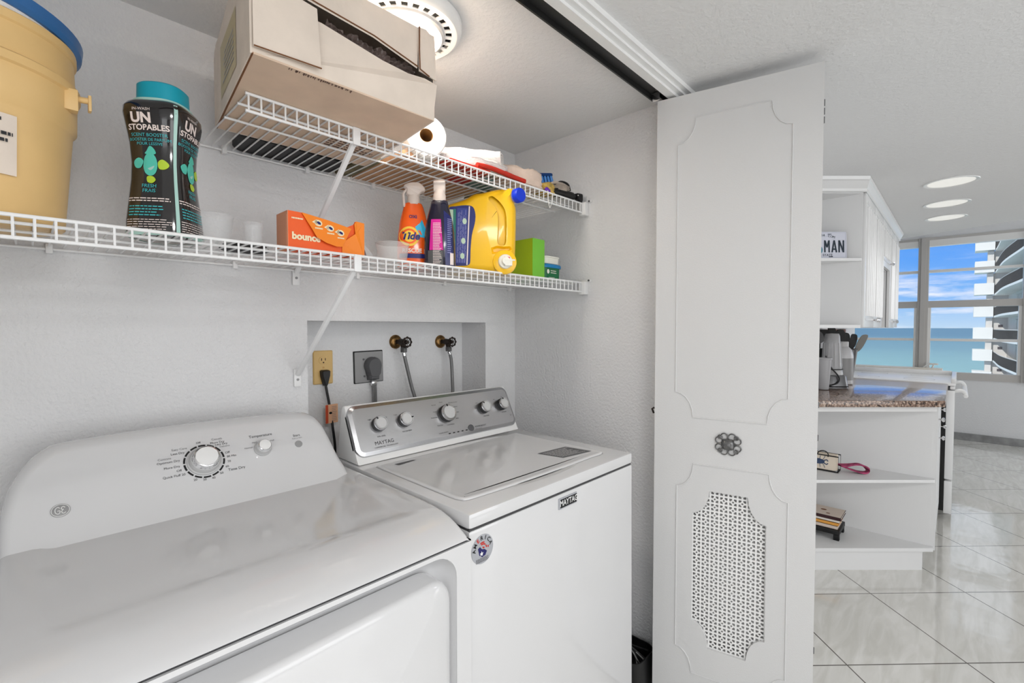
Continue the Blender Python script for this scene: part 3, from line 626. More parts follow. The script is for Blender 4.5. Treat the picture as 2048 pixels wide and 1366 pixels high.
# front badge and patriotic sticker
FB = frame((1.014, .762, .866), (1, 0, 0), (0, 0, 1))
bd = ob('badge', MB().loft(rrect(.082, .030, .002, 2), [(0, 0), (0, .002), (.0012, .003)], lambda u, v, h: FB(u, v, h)), 'silver', wa, label='silver framed maker badge')
ob('badge_field', MB().loft(rrect(.074, .0235, .001, 1), [(0, .0029), (0, .0033)], lambda u, v, h: FB(u+.002, v, h)), 'black', bd, smooth=False)
mb = MB(); words(mb, 'MAYTAG', .0205, lambda a, c, d: FB(a*.96+.002, c*1.1, .0038), bold=.0002); ob('badge_lettering', mb, 'plastic_white', bd, smooth=False)
AS = frame((.698, .762, .842), (1, 0, 0), (0, 0, 1))
st = tag(ob('round_sticker', MB().loft(circle(.033, 40), [(0, .0005), (0, .001)], lambda u, v, h: AS(u, v, h)), 'silver', smooth=False), 'round silver flag sticker lettered around its rim on the washer front', 'sticker')
def ring_text(s_, R, a0, step, sz, m, z=.0014):
    for i, ch in enumerate(s_):
        if ch == ' ': continue
        a = a0-step*i; mm = MB(); words(mm, ch, sz, lambda x, y, d: AS((R+y)*cos(a)+x*sin(a), (R+y)*sin(a)-x*cos(a), z), bold=.0004); yield mm, i
mb = MB(); mr_ = MB()
for mm, i in ring_text('AMERICA', .0252, radians(176), radians(26.5), .0125, None):
    t = mr_ if i == 2 else mb; t.add(mm.v, mm.f)
ob('sticker_lettering', mb, 'black', st, smooth=False); ob('sticker_letter', mr_, 'red_patch', st, smooth=False, label='red letter')
def arcband(R, a0, a1, w_, cx=0, cy=0, z=.0014, n=8): 
    return [AS(cx+q*cos(a0+(a1-a0)*i/n), cy+q*sin(a0+(a1-a0)*i/n), z) for q in (R-w_/2, R+w_/2) for i in range(n+1)], [(i, i+1, n+2+i, n+1+i) for i in range(n)]
mb = MB()
for R, a0, a1 in ((.020, 1.25, 2.0), (.016, .9, 1.9), (.0155, .2, .75), (.0085, .5, 1.6), (.0205, .05, .35)): mb.add(*arcband(R-.003, a0, a1, .0032, 0, -.002))
ob('flag_stripes', mb, 'red_patch', st, smooth=False)
mb = MB(); mb.loft([(-.014, .004), (-.010, -.012), (-.002, -.018), (.008, -.016), (.013, -.008), (.006, -.002), (-.002, .000), (-.008, .007)][::-1], [(0, .0011), (0, .0015)], lambda u, v, h: AS(u, v, h), cap0=False); ob('flag_canton', mb, 'flag_blue', st, smooth=False)
star = [((.006 if i % 2 == 0 else .0026)*sin(pi*i/5)-.0035, (.006 if i % 2 == 0 else .0026)*cos(pi*i/5)-.010) for i in range(10)][::-1]
ob('star', MB().prism(star, .0016, .0019, lambda x, y, z: AS(x, y, z)), 'plastic_white', st, smooth=False)
mb = MB(); lines(mb, lambda x, y, z: AS(x, y, .0014), -.020, .020, -.029, -.019, 4, .5, 5, .1); ob('fine_print', mb, 'dgrey', st, smooth=False)

# ================================================================ NICHE: outlets, valves, hoses
YN = 1.677
ol = thing('wall_outlet', 'tan duplex wall outlet with a black plug in its lower socket', 'outlet', (.746, YN, 1.194))
NF = frame((.746, YN, 1.194), (1, 0, 0), (0, 0, 1))
ob('cover_plate', MB().loft(rrect(.073, .123, .004, 3), [(0, 0), (0, .003), (.003, .006)], lambda u, v, h: NF(u, v, h)), 'almond', ol)
for dv in (.026, -.026):
    s_ = ob('socket', MB().loft(rrect(.034, .028, .012, 5, 0, dv), [(0, .006), (.0005, .0075)], lambda u, v, h: NF(u, v, h)), 'almond', ol)
    mb = MB()
    for x in (-.007, .007): mb.box((x-.0013, dv-.001, .0074), (x+.0013, dv+.008, .0079), lambda a, b_, c: NF(a, b_, c))
    mb.loft(circle(.0028, 10, 0, dv-.008), [(0, .0074), (0, .0079)], lambda u, v, h: NF(u, v, h)); ob('slots', mb, 'slot', s_, smooth=False)
ob('screw', MB().lathe([(.003, .006), (.003, .0075), (.0005, .0077)], 12, fn=lambda a, c, d: NF(a, c, d)), 'brass', ol)
pc = thing('power_cord', 'black power cord with plug and orange warning tag, dropping behind the washer', 'power cord', (.748, YN-.01, 1.168))
ob('plug', MB().loft([(-.017, .013), (-.016, -.004), (-.009, -.030), (-.006, -.040), (.006, -.040), (.009, -.030), (.016, -.004), (.017, .013), (.012, .017), (-.012, .017)], [(0, .0085), (.001, .024), (.004, .030)], lambda u, v, h: NF(u+.002, v-.026, h)), 'rubber', pc, bevel=0)
pts = catmull([Vector(p) for p in ((.748, YN-.018, 1.135), (.750, YN-.022, 1.11), (.757, YN-.03, 1.05), (.760, YN-.045, .98), (.766, YN-.05, .90), (.765, YN-.04, .82))], 6)
ob('cord', MB().tube(pts, .0048, 8), 'rubber', pc)
TG = frame((.757, YN-.045, 1.028), (1, .12, 0), (0, 0, 1))
tg = ob('warning_tag', MB().loft(rrect(.049, .068, .002, 2), [(0, 0), (0, .0008)], lambda u, v, h: TG(u, v, h)), 'tag_paper', pc, smooth=False, label='folded orange and cream warning tag')
ob('tag_stripe', MB().loft(rrect(.010, .066, .001, 1, -.019, 0), [(0, .0008), (0, .0011)], lambda u, v, h: TG(u, v, h)), 'tag_red', tg, smooth=False)
mb = MB(); lines(mb, lambda x, y, z: TG(x, y, .0012), .0, .021, -.028, .028, 9, .3, 8); ob('tag_print', mb, 'ink_soft', tg, smooth=False)
ob('tag_grommet', MB().loft(circle(.0055, 16, -.005, .004), [(0, .0009), (0, .0025)], lambda u, v, h: TG(u, v*.8, h)), 'black', tg)
D2 = frame((.928, YN, 1.186), (1, 0, .02), (-.02, 0, 1))
do = thing('dryer_outlet', 'square grey dryer outlet plate set crooked in the wall recess', 'outlet', (.928, YN, 1.186))
ob('backing', MB().loft(rrect(.126, .126, .003, 2), [(0, 0), (0, .003)], lambda u, v, h: D2(u, v, h)), 'black', do, smooth=False)
ob('cover_plate', MB().loft(rrect(.119, .119, .003, 2, .001, -.001), [(0, .003), (0, .005), (.001, .0055)], lambda u, v, h: D2(u, v, h)), 'grey', do, smooth=False)
for x, y in ((-.022, .03), (.026, .033), (-.02, -.036)): ob('screw', MB().lathe([(.004, .0055), (.004, .0075), (.0005, .008)], 12, fn=lambda a, c, d: D2(x+a, y+c, d)), 'dgrey', do)
dc = thing('power_cord', 'thick grey dryer cord with round angled plug in the crooked plate', 'power cord', (.94, YN-.01, 1.17))
ob('plug', MB().loft([(.034*cos(t)+.012, .034*sin(t)*1.0+(-.012 if sin(t) < -.5 else .004)) for t in [2*pi*i/24 for i in range(24)]], [(0, .0058), (.001, .026), (.007, .036)], lambda u, v, h: D2(u, v, h)), 'dgrey', dc)
ob('plug_neck', MB().loft([(-.010, -.052), (.032, -.052), (.036, -.02), (-.012, -.02)], [(0, .006), (.001, .028), (.006, .034)], lambda u, v, h: D2(u, v, h)), 'dgrey', dc)
for dx in (-.006, 0, .006):
    ob('cord_strand', MB().tube(catmull([Vector(p) for p in ((.941+dx, YN-.018, 1.14), (.944+dx, YN-.02, 1.10), (.943+dx, YN-.022, 1.02), (.937+dx, YN-.03, .94), (.935+dx, YN-.03, .84))], 5), .0035, 8), 'hose', dc)
ob('strain_relief', MB().box((.931, YN-.024, 1.112), (.953, YN-.012, 1.128)), 'chrome', dc, bevel=.002)
def valve(x, z, label, bend):
    v = thing('water_valve', label, 'water valve', (x, YN, z), 'brass water valves in the wall recess')
    Y = lambda a, c, d: (x+a, YN-d, z+c)
    ob('escutcheon', MB().lathe([(.029, 0), (.029, .003), (.025, .009), (.016, .013), (.0005, .014)], 32, fn=Y), 'brass', v)
    mb = MB(); mb.tube([(x, YN-.012, z), (x+.004, YN-.05, z)], .0095, 12); mb.tube([(x+.004, YN-.034, z), (x+.004, YN-.068, z)], [.014, .011], 12)
    mb.tube([(x+.004, YN-.048, z), (x+.006, YN-.052, z-.030)], .0105, 12)
    ob('valve_body', mb, 'iron', v)
    ob('hose_nut', MB().lathe([(.0135, -.042), (.0145, -.039), (.0145, -.026), (.012, -.022)], 6, fn=lambda a, c, d: (x+.006+a, YN-.052+c, z+d)), 'pewter', v)
    # round six-spoke handle
    h = MB(); cx, cy, cz = x+.006, YN-.078, z
    P2 = lambda a, c, d: (cx+a, cy-d, cz+c)
    h.tube([(x+.004, YN-.06, z), (cx, cy, cz)], .004, 8)
    h.tube([P2((.0185+.0018*cos(8*t))*cos(t), (.0185+.0018*cos(8*t))*sin(t), 0) for t in [2*pi*i/48 for i in range(48)]], .0032, 6, closed=True)
    for k in range(8): a = k*pi/4; h.tube([P2(.004*cos(a), .004*sin(a), .001), P2(.018*cos(a), .018*sin(a), 0)], .0016, 5)
    h.lathe([(.006, -.003), (.006, .004), (.0005, .005)], 12, fn=P2); ob('handle', h, 'iron', v)
    hs = thing('water_hose', label.split(' ')[0]+' braided grey hose hanging from the '+label.split(' ')[0]+' water valve', 'hose', (x, YN-.05, z-.05), 'hoses feeding the washer')
    pts = catmull([Vector(p) for p in [(x+.006, YN-.052, z-.044)]+bend], 6)
    ob('hose_ferrule', MB().tube(pts[:4], .0085, 10), 'chrome', hs); ob('hose_line', MB().tube(pts[3:], .0072, 10), 'hose', hs)
valve(1.052, 1.281, 'left brass water valve with a dark round handle', [Vector((1.065, YN-.055, 1.20)), Vector((1.088, YN-.06, 1.10)), Vector((1.105, YN-.08, 1.0)), Vector((1.11, YN-.07, .86))])
valve(1.283, 1.277, 'right brass water valve with a dark round handle', [Vector((1.300, YN-.055, 1.20)), Vector((1.302, YN-.06, 1.12)), Vector((1.288, YN-.08, 1.02)), Vector((1.280, YN-.07, .86))])
# ================================================================ LOWER SHELF ITEMS
# bucket with tilted blue lid
bx, by = -.073, 1.29
bu = thing('bucket', 'large tan plastic bucket at the left end of the lower shelf', 'bucket', (bx, by, ZL))
TB = Matrix.Translation((bx, by, 0))
ob('body', MB().lathe([(.126, ZL), (.130, ZL+.004), (.1445, ZL+.185), (.1455, ZL+.190), (.151, ZL+.196), (.1525, ZL+.255), (.1575, ZL+.258), (.1575, ZL+.272), (.150, ZL+.277), (.149, ZL+.325), (.153, ZL+.328), (.153, ZL+.342), (.149, ZL+.345), (.145, ZL+.342), (.145, ZL+.30)], 64, T=TB, caps=(True, False)), 'bucket', bu, ang=50)
a = radians(-25); lx, ly = bx+.158*cos(a), by+.158*sin(a)
ob('handle_lug', MB().box((lx-.014, ly-.012, ZL+.222), (lx+.006, ly+.010, ZL+.262)).tube([(lx+.004, ly, ZL+.248), (lx+.022, ly-.006, ZL+.248)], .006, 10).box((lx+.020, ly-.012, ZL+.228), (lx+.025, ly+.004, ZL+.258)), 'bucket', bu, bevel=.002)
LB = frame((bx+.012, by-.16, ZL+.13), (.97, .24, 0), (0, .02, 1))
mb = MB(); cb = lambda x, y, z: (bx+(.1445+z)*cos(radians(-66)+x/.144), by+(.1445+z)*sin(radians(-66)+x/.144), ZL+.12+y)
mb.grid(lambda u, v: cb(-.075+.085*u, -.05+.10*v, .0005-(.012-.012*v)*.45+.001), 10, 2); lb = ob('worn_label', mb, 'card', bu, label='worn cream label')
mb = MB(); lines(mb, lambda x, y, z: cb(x, y, .0025), -.06, .005, .0, .045, 4, .5, 11, .5); ob('label_print', mb, 'ink', lb, smooth=False)
TL_ = Matrix.Translation((bx+.004, by+.002, ZL+.353)) @ Matrix.Rotation(radians(4.5), 4, 'Y') @ Matrix.Rotation(radians(-3), 4, 'X')
lidb = ob('lid', MB().lathe([(.0005, .004), (.120, .004), (.128, -.002), (.150, -.002), (.157, .004), (.158, .022), (.154, .025), (.0005, .025)], 64, T=TL_, caps=(False, False)), 'lid_blue', bu, label='blue lid')
mb = MB(); vs = []
for i in range(13):
    a = radians(-72+60*i/12); h = .012+.012*sin(pi*i/12)
    for R, z in ((.128, 0), (.146, .004), (.146, h), (.132, h+.004)): vs.append((bx+R*cos(a), by+R*sin(a), ZL+.340+z))
tag(ob('rag', MB().add(vs, [(4*i+k, 4*i+k+1, 4*i+5+k, 4*i+4+k) for i in range(12) for k in range(3)]), 'towel'), 'white rag poking out between the bucket rim and blue lid', 'rag')
mb = MB().loft(rrect(.20, .16, .02, 4, -.09, 1.22), [(0, ZL-.034+.0), (0, ZL-.0295), (.002, ZL-.0295)], lambda u, v, h: (u, v, h))
# black scent booster bottle
ux, uy = .212, 1.235; UR = Matrix.Rotation(radians(-38), 4, 'Z'); TU = Matrix.Translation((ux, uy, 0)) @ UR
ut = thing('scent_booster_bottle', 'tall waisted black laundry bottle with turquoise cap beside the bucket', 'bottle', (ux, uy, ZL))
up = [(.052, 0), (.060, .004), (.0595, .03), (.0555, .07), (.051, .115), (.0495, .15), (.0515, .19), (.0565, .225), (.0605, .25), (.0600, .263), (.055, .272), (.047, .278)]
ur_ = lambda z: next((a[0]+(b_[0]-a[0])*(z-a[1])/(b_[1]-a[1]) for a, b_ in zip(up, up[1:]) if a[1] <= z <= b_[1]), .05)
EX = 3.4
def ub(r, ang, z):
    c, q = cos(ang), sin(ang); d = (abs(c)**EX+abs(q)**EX)**(1/EX); return TU @ Vector((r*c/d, r*q/d, ZL+z))
ob('body', MB().lathe([(r, ZL+z) for r, z in up], 64, T=TU, expo=EX, caps=(True, True)), 'bottle_black', ut, ang=60)
ob('collar', MB().lathe([(.0485, ZL+.276), (.0485, ZL+.281), (.044, ZL+.283)], 48, T=TU, expo=2.6), 'mint', ut)
ob('cap', MB().lathe([(.044, ZL+.281), (.043, ZL+.315), (.040, ZL+.318), (.0005, ZL+.318)], 48, T=TU, expo=2.4), 'teal', ut)
mb = MB()
for a0 in (-pi/4,):
    vs = [];
    for i in range(25):
        z = .006+.262*i/24
        for w_ in (-.05, .05): vs.append(ub(ur_(z)+.0006, a0+w_, z))
    mb.add(vs, [(2*i, 2*i+1, 2*i+3, 2*i+2) for i in range(24)])
ob('seam_stripe', mb, 'mint', ut)
ob('base_band', MB().lathe([(.0605, ZL+.0005), (.0608, ZL+.008)], 64, T=TU, expo=EX, caps=(False, False)), 'mint', ut)
def uface(face):   # face mapping: x along the face, y height
    base = -pi/2 if face == 0 else 0
    def g_(x, y, z=0):
        q = ur_(y)+.0007+z
        t = max(-.98, min(.98, x/q)); o_ = (1-abs(t)**EX)**(1/EX)*q
        v = Vector((x, -o_, ZL+y)) if face == 0 else Vector((o_, x, ZL+y)); return TU @ v
    return g_
for face in (0, 1):
    G = uface(face); mb = MB()
    words(mb, 'UN', .026, lambda a, c, d: G(a-.012, .235+c), bold=.0011); words(mb, 'STOPABLES', .0150, lambda a, c, d: G(a, .217+c), bold=.0004); words(mb, 'IN-WASH', .008, lambda a, c, d: G(a-.01, .252+c))
    lines(mb, G, -.042, .042, .068, .078, 2, .4, 20+face, .1); lines(mb, G, -.044, .044, .010, .034, 5, .3, 22+face, .15)
    ob('lettering', mb, 'pinkwhite', ut, smooth=False, label='pale lettering')
    mb = MB(); words(mb, 'SCENT BOOSTER', .0088, lambda a, c, d: G(a, .203+c)); words(mb, 'BOOSTER DE PARFUM', .0078, lambda a, c, d: G(a, .194+c)); words(mb, 'POUR LESSIVE', .0078, lambda a, c, d: G(a, .186+c))
    words(mb, 'FRESH', .010, lambda a, c, d: G(a-.002, .101+c)); words(mb, 'FRAIS', .010, lambda a, c, d: G(a-.002, .091+c)); lines(mb, G, -.040, .036, .038, .062, 4, .35, 30+face, .3)
    ob('lettering', mb, 'teal_ink', ut, smooth=False, label='turquoise lettering')
    for (pts, m_, z_) in (([(0, .170), (.010, .160), (.013, .142), (.009, .127), (0, .122), (-.009, .127), (-.013, .142), (-.010, .160)], 'aqua', .0002), ([(0, .158), (.006, .150), (.007, .140), (0, .133), (-.007, .140), (-.006, .150)], 'mint', .0005),
                     ([(.014, .150), (.022, .156), (.031, .150), (.033, .143), (.026, .136), (.016, .137)], 'lime', .0003), ([(-.006, .120), (.004, .121), (.010, .114), (.004, .107), (-.005, .109)], 'lime', .0004), ([(-.032, .150), (-.022, .158), (-.013, .152), (-.018, .138), (-.028, .138)], 'aqua', .0003), ([(-.006, .172), (0, .182), (.008, .176), (.010, .166), (-.009, .166)], 'aqua', .0003)):
        q = [(p.x, p.y) for p in catmull([Vector((a, c, 0)) for a, c in pts], 3, True)]
        ob('drop_print', MB().add([G(a, c, z_) for a, c in q], [tuple(range(len(q)))]), m_, ut, smooth=False)
# measuring cups
def cup(x, y, r0, r1, h, label, m='clear', rib=False, grp=None, rings=()):
    prof = [(.0005, .0012), (r0-.002, .0012), (r0, .003), (r1, h), (r1+.0012, h), (r1+.0012, h-.003), (r1-.001, h-.004), (r0-.0012, .004)]
    o = ob('plastic_cup', MB().lathe(prof, 40, fn=lambda a, c, d: (x+a, y+c, ZL+d), caps=(False, False)), m)
    return tag(o, label, 'cup', grp)
cup(.295, 1.20, .030, .036, .062, 'wider clear plastic cup right beside the black bottle')
cup(.362, 1.165, .0185, .0205, .050, 'narrow clear plastic cup, third item from the bucket')
cup(.728, 1.172, .040, .047, .052, 'frosted plastic measuring cup in front of the orange spray bottle', 'frost')
mb = MB(); mb.lathe([(.0005, ZL+.001), (.052, ZL+.001), (.055, ZL+.004), (.048, ZL+.013), (.0005, ZL+.017)], 40, T=Matrix.Translation((.375, 1.27, 0)))
tag(ob('mesh_coaster', mb, 'black_mesh'), 'flat dark round mesh pad lying behind the narrow clear cup', 'pad')
tag(ob('tray', MB().lathe([(.0005, ZL+.0008), (.085, ZL+.0008), (.092, ZL+.010), (.090, ZL+.010), (.084, ZL+.002)], 40, T=Matrix.Translation((.50, 1.36, 0)), caps=(False, False)), 'frost'), 'shallow clear plastic lid lying flat at the wall behind the orange carton', 'lid')
# orange dryer sheet carton
bo = thing('dryer_sheet_carton', 'open orange dryer sheet carton with a torn drooping front flap', 'box', (.545, 1.20, ZL))
yc = 1.172; BX0, BX1 = .441, .638
front = [(BX0, 0), (BX1, 0), (BX1+.001, .094), (BX1-.024, .096), (BX1-.029, .087), (BX1-.050, .076), (BX0+.05, .091), (BX0+.03, .0955), (BX0, .096)]
ob('front_panel', MB().prism(front, 0, .0012, lambda x, y, z: (x, yc+z, ZL+y)), 'orange_box', bo, smooth=False)
mb = MB(); mb.box((BX0, yc+.070, ZL), (BX1, yc+.0712, ZL+.092)); mb.box((BX0, yc, ZL), (BX1, yc+.071, ZL+.001)); mb.box((BX1-.0012, yc, ZL), (BX1, yc+.071, ZL+.085)); ob('carton', mb, 'orange_box', bo, smooth=False)
mb = MB().box((BX0-.0012, yc, ZL), (BX0, yc+.071, ZL+.096)); mb.box((BX0-.002, yc+.004, ZL), (BX0-.0012, yc+.067, ZL+.088)); ob('end_flap', mb, 'end_kraft', bo, smooth=False)
mb = MB(); mb.grid(lambda u, v: (BX1-.066*(1-u)+.002*v, yc-.0015-.004*sin(pi*v)*u, ZL+.001+(.046+.048*u)*v), 6, 6)
fl = [(BX1-.062, .034), (BX1-.048, .046), (BX1-.026, .062), (BX1-.028, .088), (BX1-.022, .0965), (BX1+.001, .0945), (BX1+.001, .001), (BX1-.062, .001)]
ob('side_curl', MB().prism(fl[::-1], 0, .001, lambda x, y, z: (x, yc-.0015-z-.006*sst(BX1-.06, BX1, x)*sin(pi*y/.1), ZL+y)), 'orange_light', bo, smooth=False)
flap = [(BX0+.031, .0955), (BX0+.052, .062), (BX0+.066, .038), (BX0+.09, .027), (BX0+.116, .021), (BX0+.130, .022), (BX0+.139, .036), (BX0+.152, .061), (BX0+.160, .074), (BX0+.10, .086)]
ff = lambda x, y, z=0: (x, yc-.0025-.012*(1-y/.0955)-z, ZL+y)
fo = ob('front_flap', MB().prism(flap, 0, .0012, ff), 'orange_light', bo, smooth=False, label='paler orange drooping flap')
mb = MB(); mn = MB()
for k, (x, y) in enumerate(((.071, .075), (.101, .066), (.128, .058))):
    mb.add([ff(BX0+x+.0098*cos(t), y+.0085*sin(t)*.95, .0018) for t in [2*pi*i/20 for i in range(20)]], [tuple(range(20))])
    mb.add([ff(BX0+x-.016, y+.0005, .0018), ff(BX0+x-.004, y+.009, .0018), ff(BX0+x-.002, y-.005, .0018)], [(0, 2, 1)])
    lines(mb, lambda a, c, d: ff(a, c, .0018), BX0+x-.009, BX0+x+.011, y-.017, y-.010, 1, .5, 60+k, .1)
    mn.add([ff(BX0+x+a, y+c, .0022) for a, c in ((-.005, .002), (0, .0045), (.006, .001), (.006, -.004), (0, -.0035))], [(0, 1, 2, 3, 4)])
ob('flap_icons', mb, 'cream', fo, smooth=False); ob('icon_marks', mn, 'navy_ink', fo, smooth=False)
mb = MB(); words(mb, 'bounce', .0235, lambda a, c, d: (BX0+.008+a, yc-.0016, ZL+.036+c), 'LEFT', bold=.0011); lines(mb, lambda a, c, d: (a, yc-.0012, ZL+c), BX0+.008, BX0+.038, .077, .082, 1, .7, 62, .1)
ob('lettering', mb, 'cream', bo, smooth=False)
# folded grey-white cloth between carton and cup
mb = MB().loft([(0, 0), (.055, 0), (.05, .008), (.016, .040), (.006, .041), (.018, .012)], [(0, 0), (0, .05)], lambda u, v, h: (.650+u*.9, 1.205+h, ZL+v))
tag(ob('dryer_sheet', mb, 'lgrey'), 'creased pale grey dryer sheet standing between orange carton and frosted cup', 'sheet')
# spray bottles
def bottle(name, label, x, y, prof, sx, sy, rot, m):
    r = thing(name, label, 'spray bottle', (x, y, ZL)); T = Matrix.Translation((x, y, 0)) @ Matrix.Rotation(rot, 4, 'Z')
    ob('body', MB().lathe([(a, ZL+c) for a, c in prof], 48, T=T, sx=sx, sy=sy, expo=2.4), m, r, ang=60)
    rf = lambda z: next((a[0]+(b_[0]-a[0])*(z-a[1])/(b_[1]-a[1]) for a, b_ in zip(prof, prof[1:]) if a[1] <= z <= b_[1]), .02)
    def G(u, v, z=0, dx=0):  # u across the front, v height
        q = rf(v); t = max(-.97, min(.97, (u)/(q*sx))); o_ = (1-abs(t)**2.4)**(1/2.4)*q*sy+.0007+z
        return T @ Vector((u, -o_, ZL+v))
    return r, G, T
tx, ty = .862, 1.262
prof = [(.046, 0), (.052, .003), (.0535, .02), (.0525, .06), (.050, .10), (.045, .14), (.038, .17), (.031, .195), (.0265, .205), (.025, .207)]
td, G, T = bottle('spray_bottle', 'orange stain remover spray bottle with white trigger', tx, ty, prof, 1, .62, radians(-30), 'orange')
def rect(G, x0, x1, y0, y1, z, n=8): return [G(x0+(x1-x0)*i/n, y, z) for y in (y0, y1) for i in range(n+1)], [(i, i+1, n+2+i, n+1+i) for i in range(n)]
ob('blue_burst', MB().add([G(a, c, .0003) for a, c in ((.002, .128), (.018, .142), (.024, .153), (.034, .128), (.042, .102), (.030, .096), (.014, .097))], [tuple(range(7))[::-1]]), 'cyan', td, smooth=False)
for R, m_, z in ((.031, 'yellow_logo', .0006), (.024, 'orange', .0008), (.018, 'yellow_logo', .0010)):
    n = 28; mb = MB(); mb.add([G(-.016, .098, z)]+[G(-.016+R*cos(2*pi*i/n), .098+R*sin(2*pi*i/n), z) for i in range(n)], [(0, 1+i, 1+(i+1) % n) for i in range(n)]); ob('bullseye', mb, m_, td, smooth=False)
mb = MB(); words(mb, 'Tide', .030, lambda a, c, d: G(a-.013, .098+c, .0014), shear=.25); mb2 = MB()
words(mb2, 'Tide', .031, lambda a, c, d: G(a-.013, .098+c, .0014), shear=.25, bold=.0012)
words(mb2, 'OXI', .014, lambda a, c, d: G(a-.004, .160+c, .0006), bold=.0004); ob('lettering', mb2, 'navy_ink', td, smooth=False)
mb = MB()
words(mb, 'RESCUE', .0175, lambda a, c, d: G(a-.008, .053+c, .0008), bold=.0005)
lines(mb, G, -.03, .03, .012, .018, 1, .4, 71, .2); ob('lettering', mb, 'offwhite', td, smooth=False, label='white lettering')
ob('navy_band', MB().add(*rect(G, -.046, .046, .030, .044, .0006, 14)), 'navy_ink', td, smooth=False)
def trig(parent, T, z0, kind):
    ob('neck', MB().lathe([(.0195, ZL+z0-.002), (.0195, ZL+z0+.018), (.018, ZL+z0+.022), (.0165, ZL+z0+.034)], 28, T=T), 'trigger', parent)
    sh = [(-.020, .030), (-.022, .052), (-.030, .060), (-.028, .066), (-.010, .075), (.012, .077), (.026, .070), (.036, .056), (.034, .046), (.024, .042), (.018, .034), (.016, .028)]
    q = [(p.x, p.y) for p in catmull([Vector((a, c, 0)) for a, c in sh], 3, True)][::-1]
    w_ = .017 if kind else .017
    s_ = (1, .6)[kind]
    h = ob('spray_head', MB().loft(q, [(.004, -w_), (.001, -w_+.003), (0, 0), (.001, w_-.003), (.004, w_)], lambda u, v, h: T @ Vector((u*s_ if not kind else h*1.05, h if not kind else u*s_, ZL+z0+v*.88)), ), 'trigger', parent, ang=70)
    lv = [Vector((-.020, 0, .044)), Vector((-.032, 0, .030)), Vector((-.031, 0, .006)), Vector((-.029, 0, -.012))]
    if not kind: ob('trigger_lever', MB().tube([T @ Vector((p.x, p.y-.004, ZL+z0+p.z)) for p in catmull(lv, 4)], .0045, 8, ry=1.8), 'trigger', parent)
trig(td, T, .205, 0)
px_, py_ = .901, 1.178
prof = [(.044, 0), (.049, .003), (.0495, .03), (.0485, .07), (.046, .11), (.040, .145), (.034, .17), (.029, .19), (.0255, .205), (.0225, .208)]
pp, G, T = bottle('spray_bottle', 'dark purple spray bottle with magenta strip and white nozzle', px_, py_, prof, 1, .7, radians(-42), 'navy_dark')
ob('side_sheen_panel', MB().grid(lambda u, v: G(.014+.024*u+.006*(1-v), .004+.17*v-.02*u*v, .0006), 6, 16), 'navy', pp)
ob('grey_panel', MB().grid(lambda u, v: G(-.034+.046*u, .003+.046*v, .0006), 6, 4), 'dgrey', pp)
ob('magenta_panel', MB().grid(lambda u, v: G(-.029+.005*v+(.042-.012*v)*u, .050+.095*v, .0008), 6, 10), 'magenta', pp)
mb = MB(); lines(mb, lambda x, y, z: G(x, y, .0012), -.018, .009, .008, .135, 26, .42, 81, .3); ob('label_print', mb, 'pinkwhite', pp, smooth=False)
mb = MB(); lines(mb, lambda x, y, z: G(x, y, .0012), .026, .040, .040, .150, 18, .4, 82, .3); ob('label_print', mb, 'label_lav', pp, smooth=False)
ob('barcode_panel', MB().grid(lambda u, v: G(.034+.010*u, .006+.036*v, .0010), 3, 3), 'pinkwhite', pp)
trig(pp, T, .207, 1)
# big yellow detergent jug with tap
th = radians(36); JU = Vector((cos(th), -sin(th), 0)); JN = Vector((-sin(th), -cos(th), 0)); JO = Vector((.958, 1.236, ZL))
JF = lambda u, v, h: JO+JU*u*1.10+Vector((0, 0, v))-JN*h
jg = thing('detergent_jug', 'big yellow detergent jug with blue cap and white pour tap, lying on its side', 'detergent jug', tuple(JO+JU*.12-JN*.06))
jo = [(.012, .010), (.05, .000), (.13, -.003), (.19, -.003), (.212, .004), (.222, .022), (.226, .06), (.228, .12), (.229, .18), (.228, .225), (.220, .246), (.224, .262), (.222, .284), (.206, .291), (.16, .282), (.12, .270), (.095, .264), (.07, .247), (.04, .234), (.012, .222), (.002, .205), (-.002, .15), (-.002, .08), (.000, .03)]
q = [(p.x, p.y) for p in catmull([Vector((a, c, 0)) for a, c in jo], 3, True)]
jb = ob('body', MB().loft(q, [(.026, -.004), (.018, -.002), (.010, .004), (.004, .013), (0, .030), (0, .085), (.004, .105), (.012, .118), (.024, .122)], JF, fan=-.0004), 'yellow', jg, ang=75)
def carve(o, cut):
    c = ob('cutter', cut, 'yellow', o.parent); 
    for q_ in (o, c):
        bm = bmesh.new(); bm.from_mesh(q_.data); bmesh.ops.remove_doubles(bm, verts=bm.verts, dist=1e-6); bmesh.ops.recalc_face_normals(bm, faces=bm.faces); bm.to_mesh(q_.data); bm.free()
    m = o.modifiers.new('b', 'BOOLEAN'); m.object = c; m.operation = 'DIFFERENCE'; m.solver = 'FAST'
    bpy.context.view_layer.update(); me = bpy.data.meshes.new_from_object(o.evaluated_get(bpy.context.evaluated_depsgraph_get())); o.modifiers.clear(); o.data = me; bpy.data.objects.remove(c)
    me.polygons.foreach_set('use_smooth', [True]*len(me.polygons)); me.set_sharp_from_angle(angle=radians(50))
hh = [(.170, .100), (.182, .094), (.188, .106), (.189, .16), (.187, .195), (.180, .216), (.165, .236), (.148, .248), (.144, .242), (.160, .224), (.168, .204), (.172, .18), (.171, .13)]
hq = [(p.x, p.y) for p in catmull([Vector((a, c, 0)) for a, c in hh], 3, True)]
carve(jb, MB().loft(hq, [(-.006, -.03), (-.006, -.006), (-.003, .000), (0, .005), (.002, .011)], JF))
ob('handle_recess', MB().loft(hq, [(-.008, .0085), (-.006, .0078), (0, .0072)], JF), 'yellow', jg)
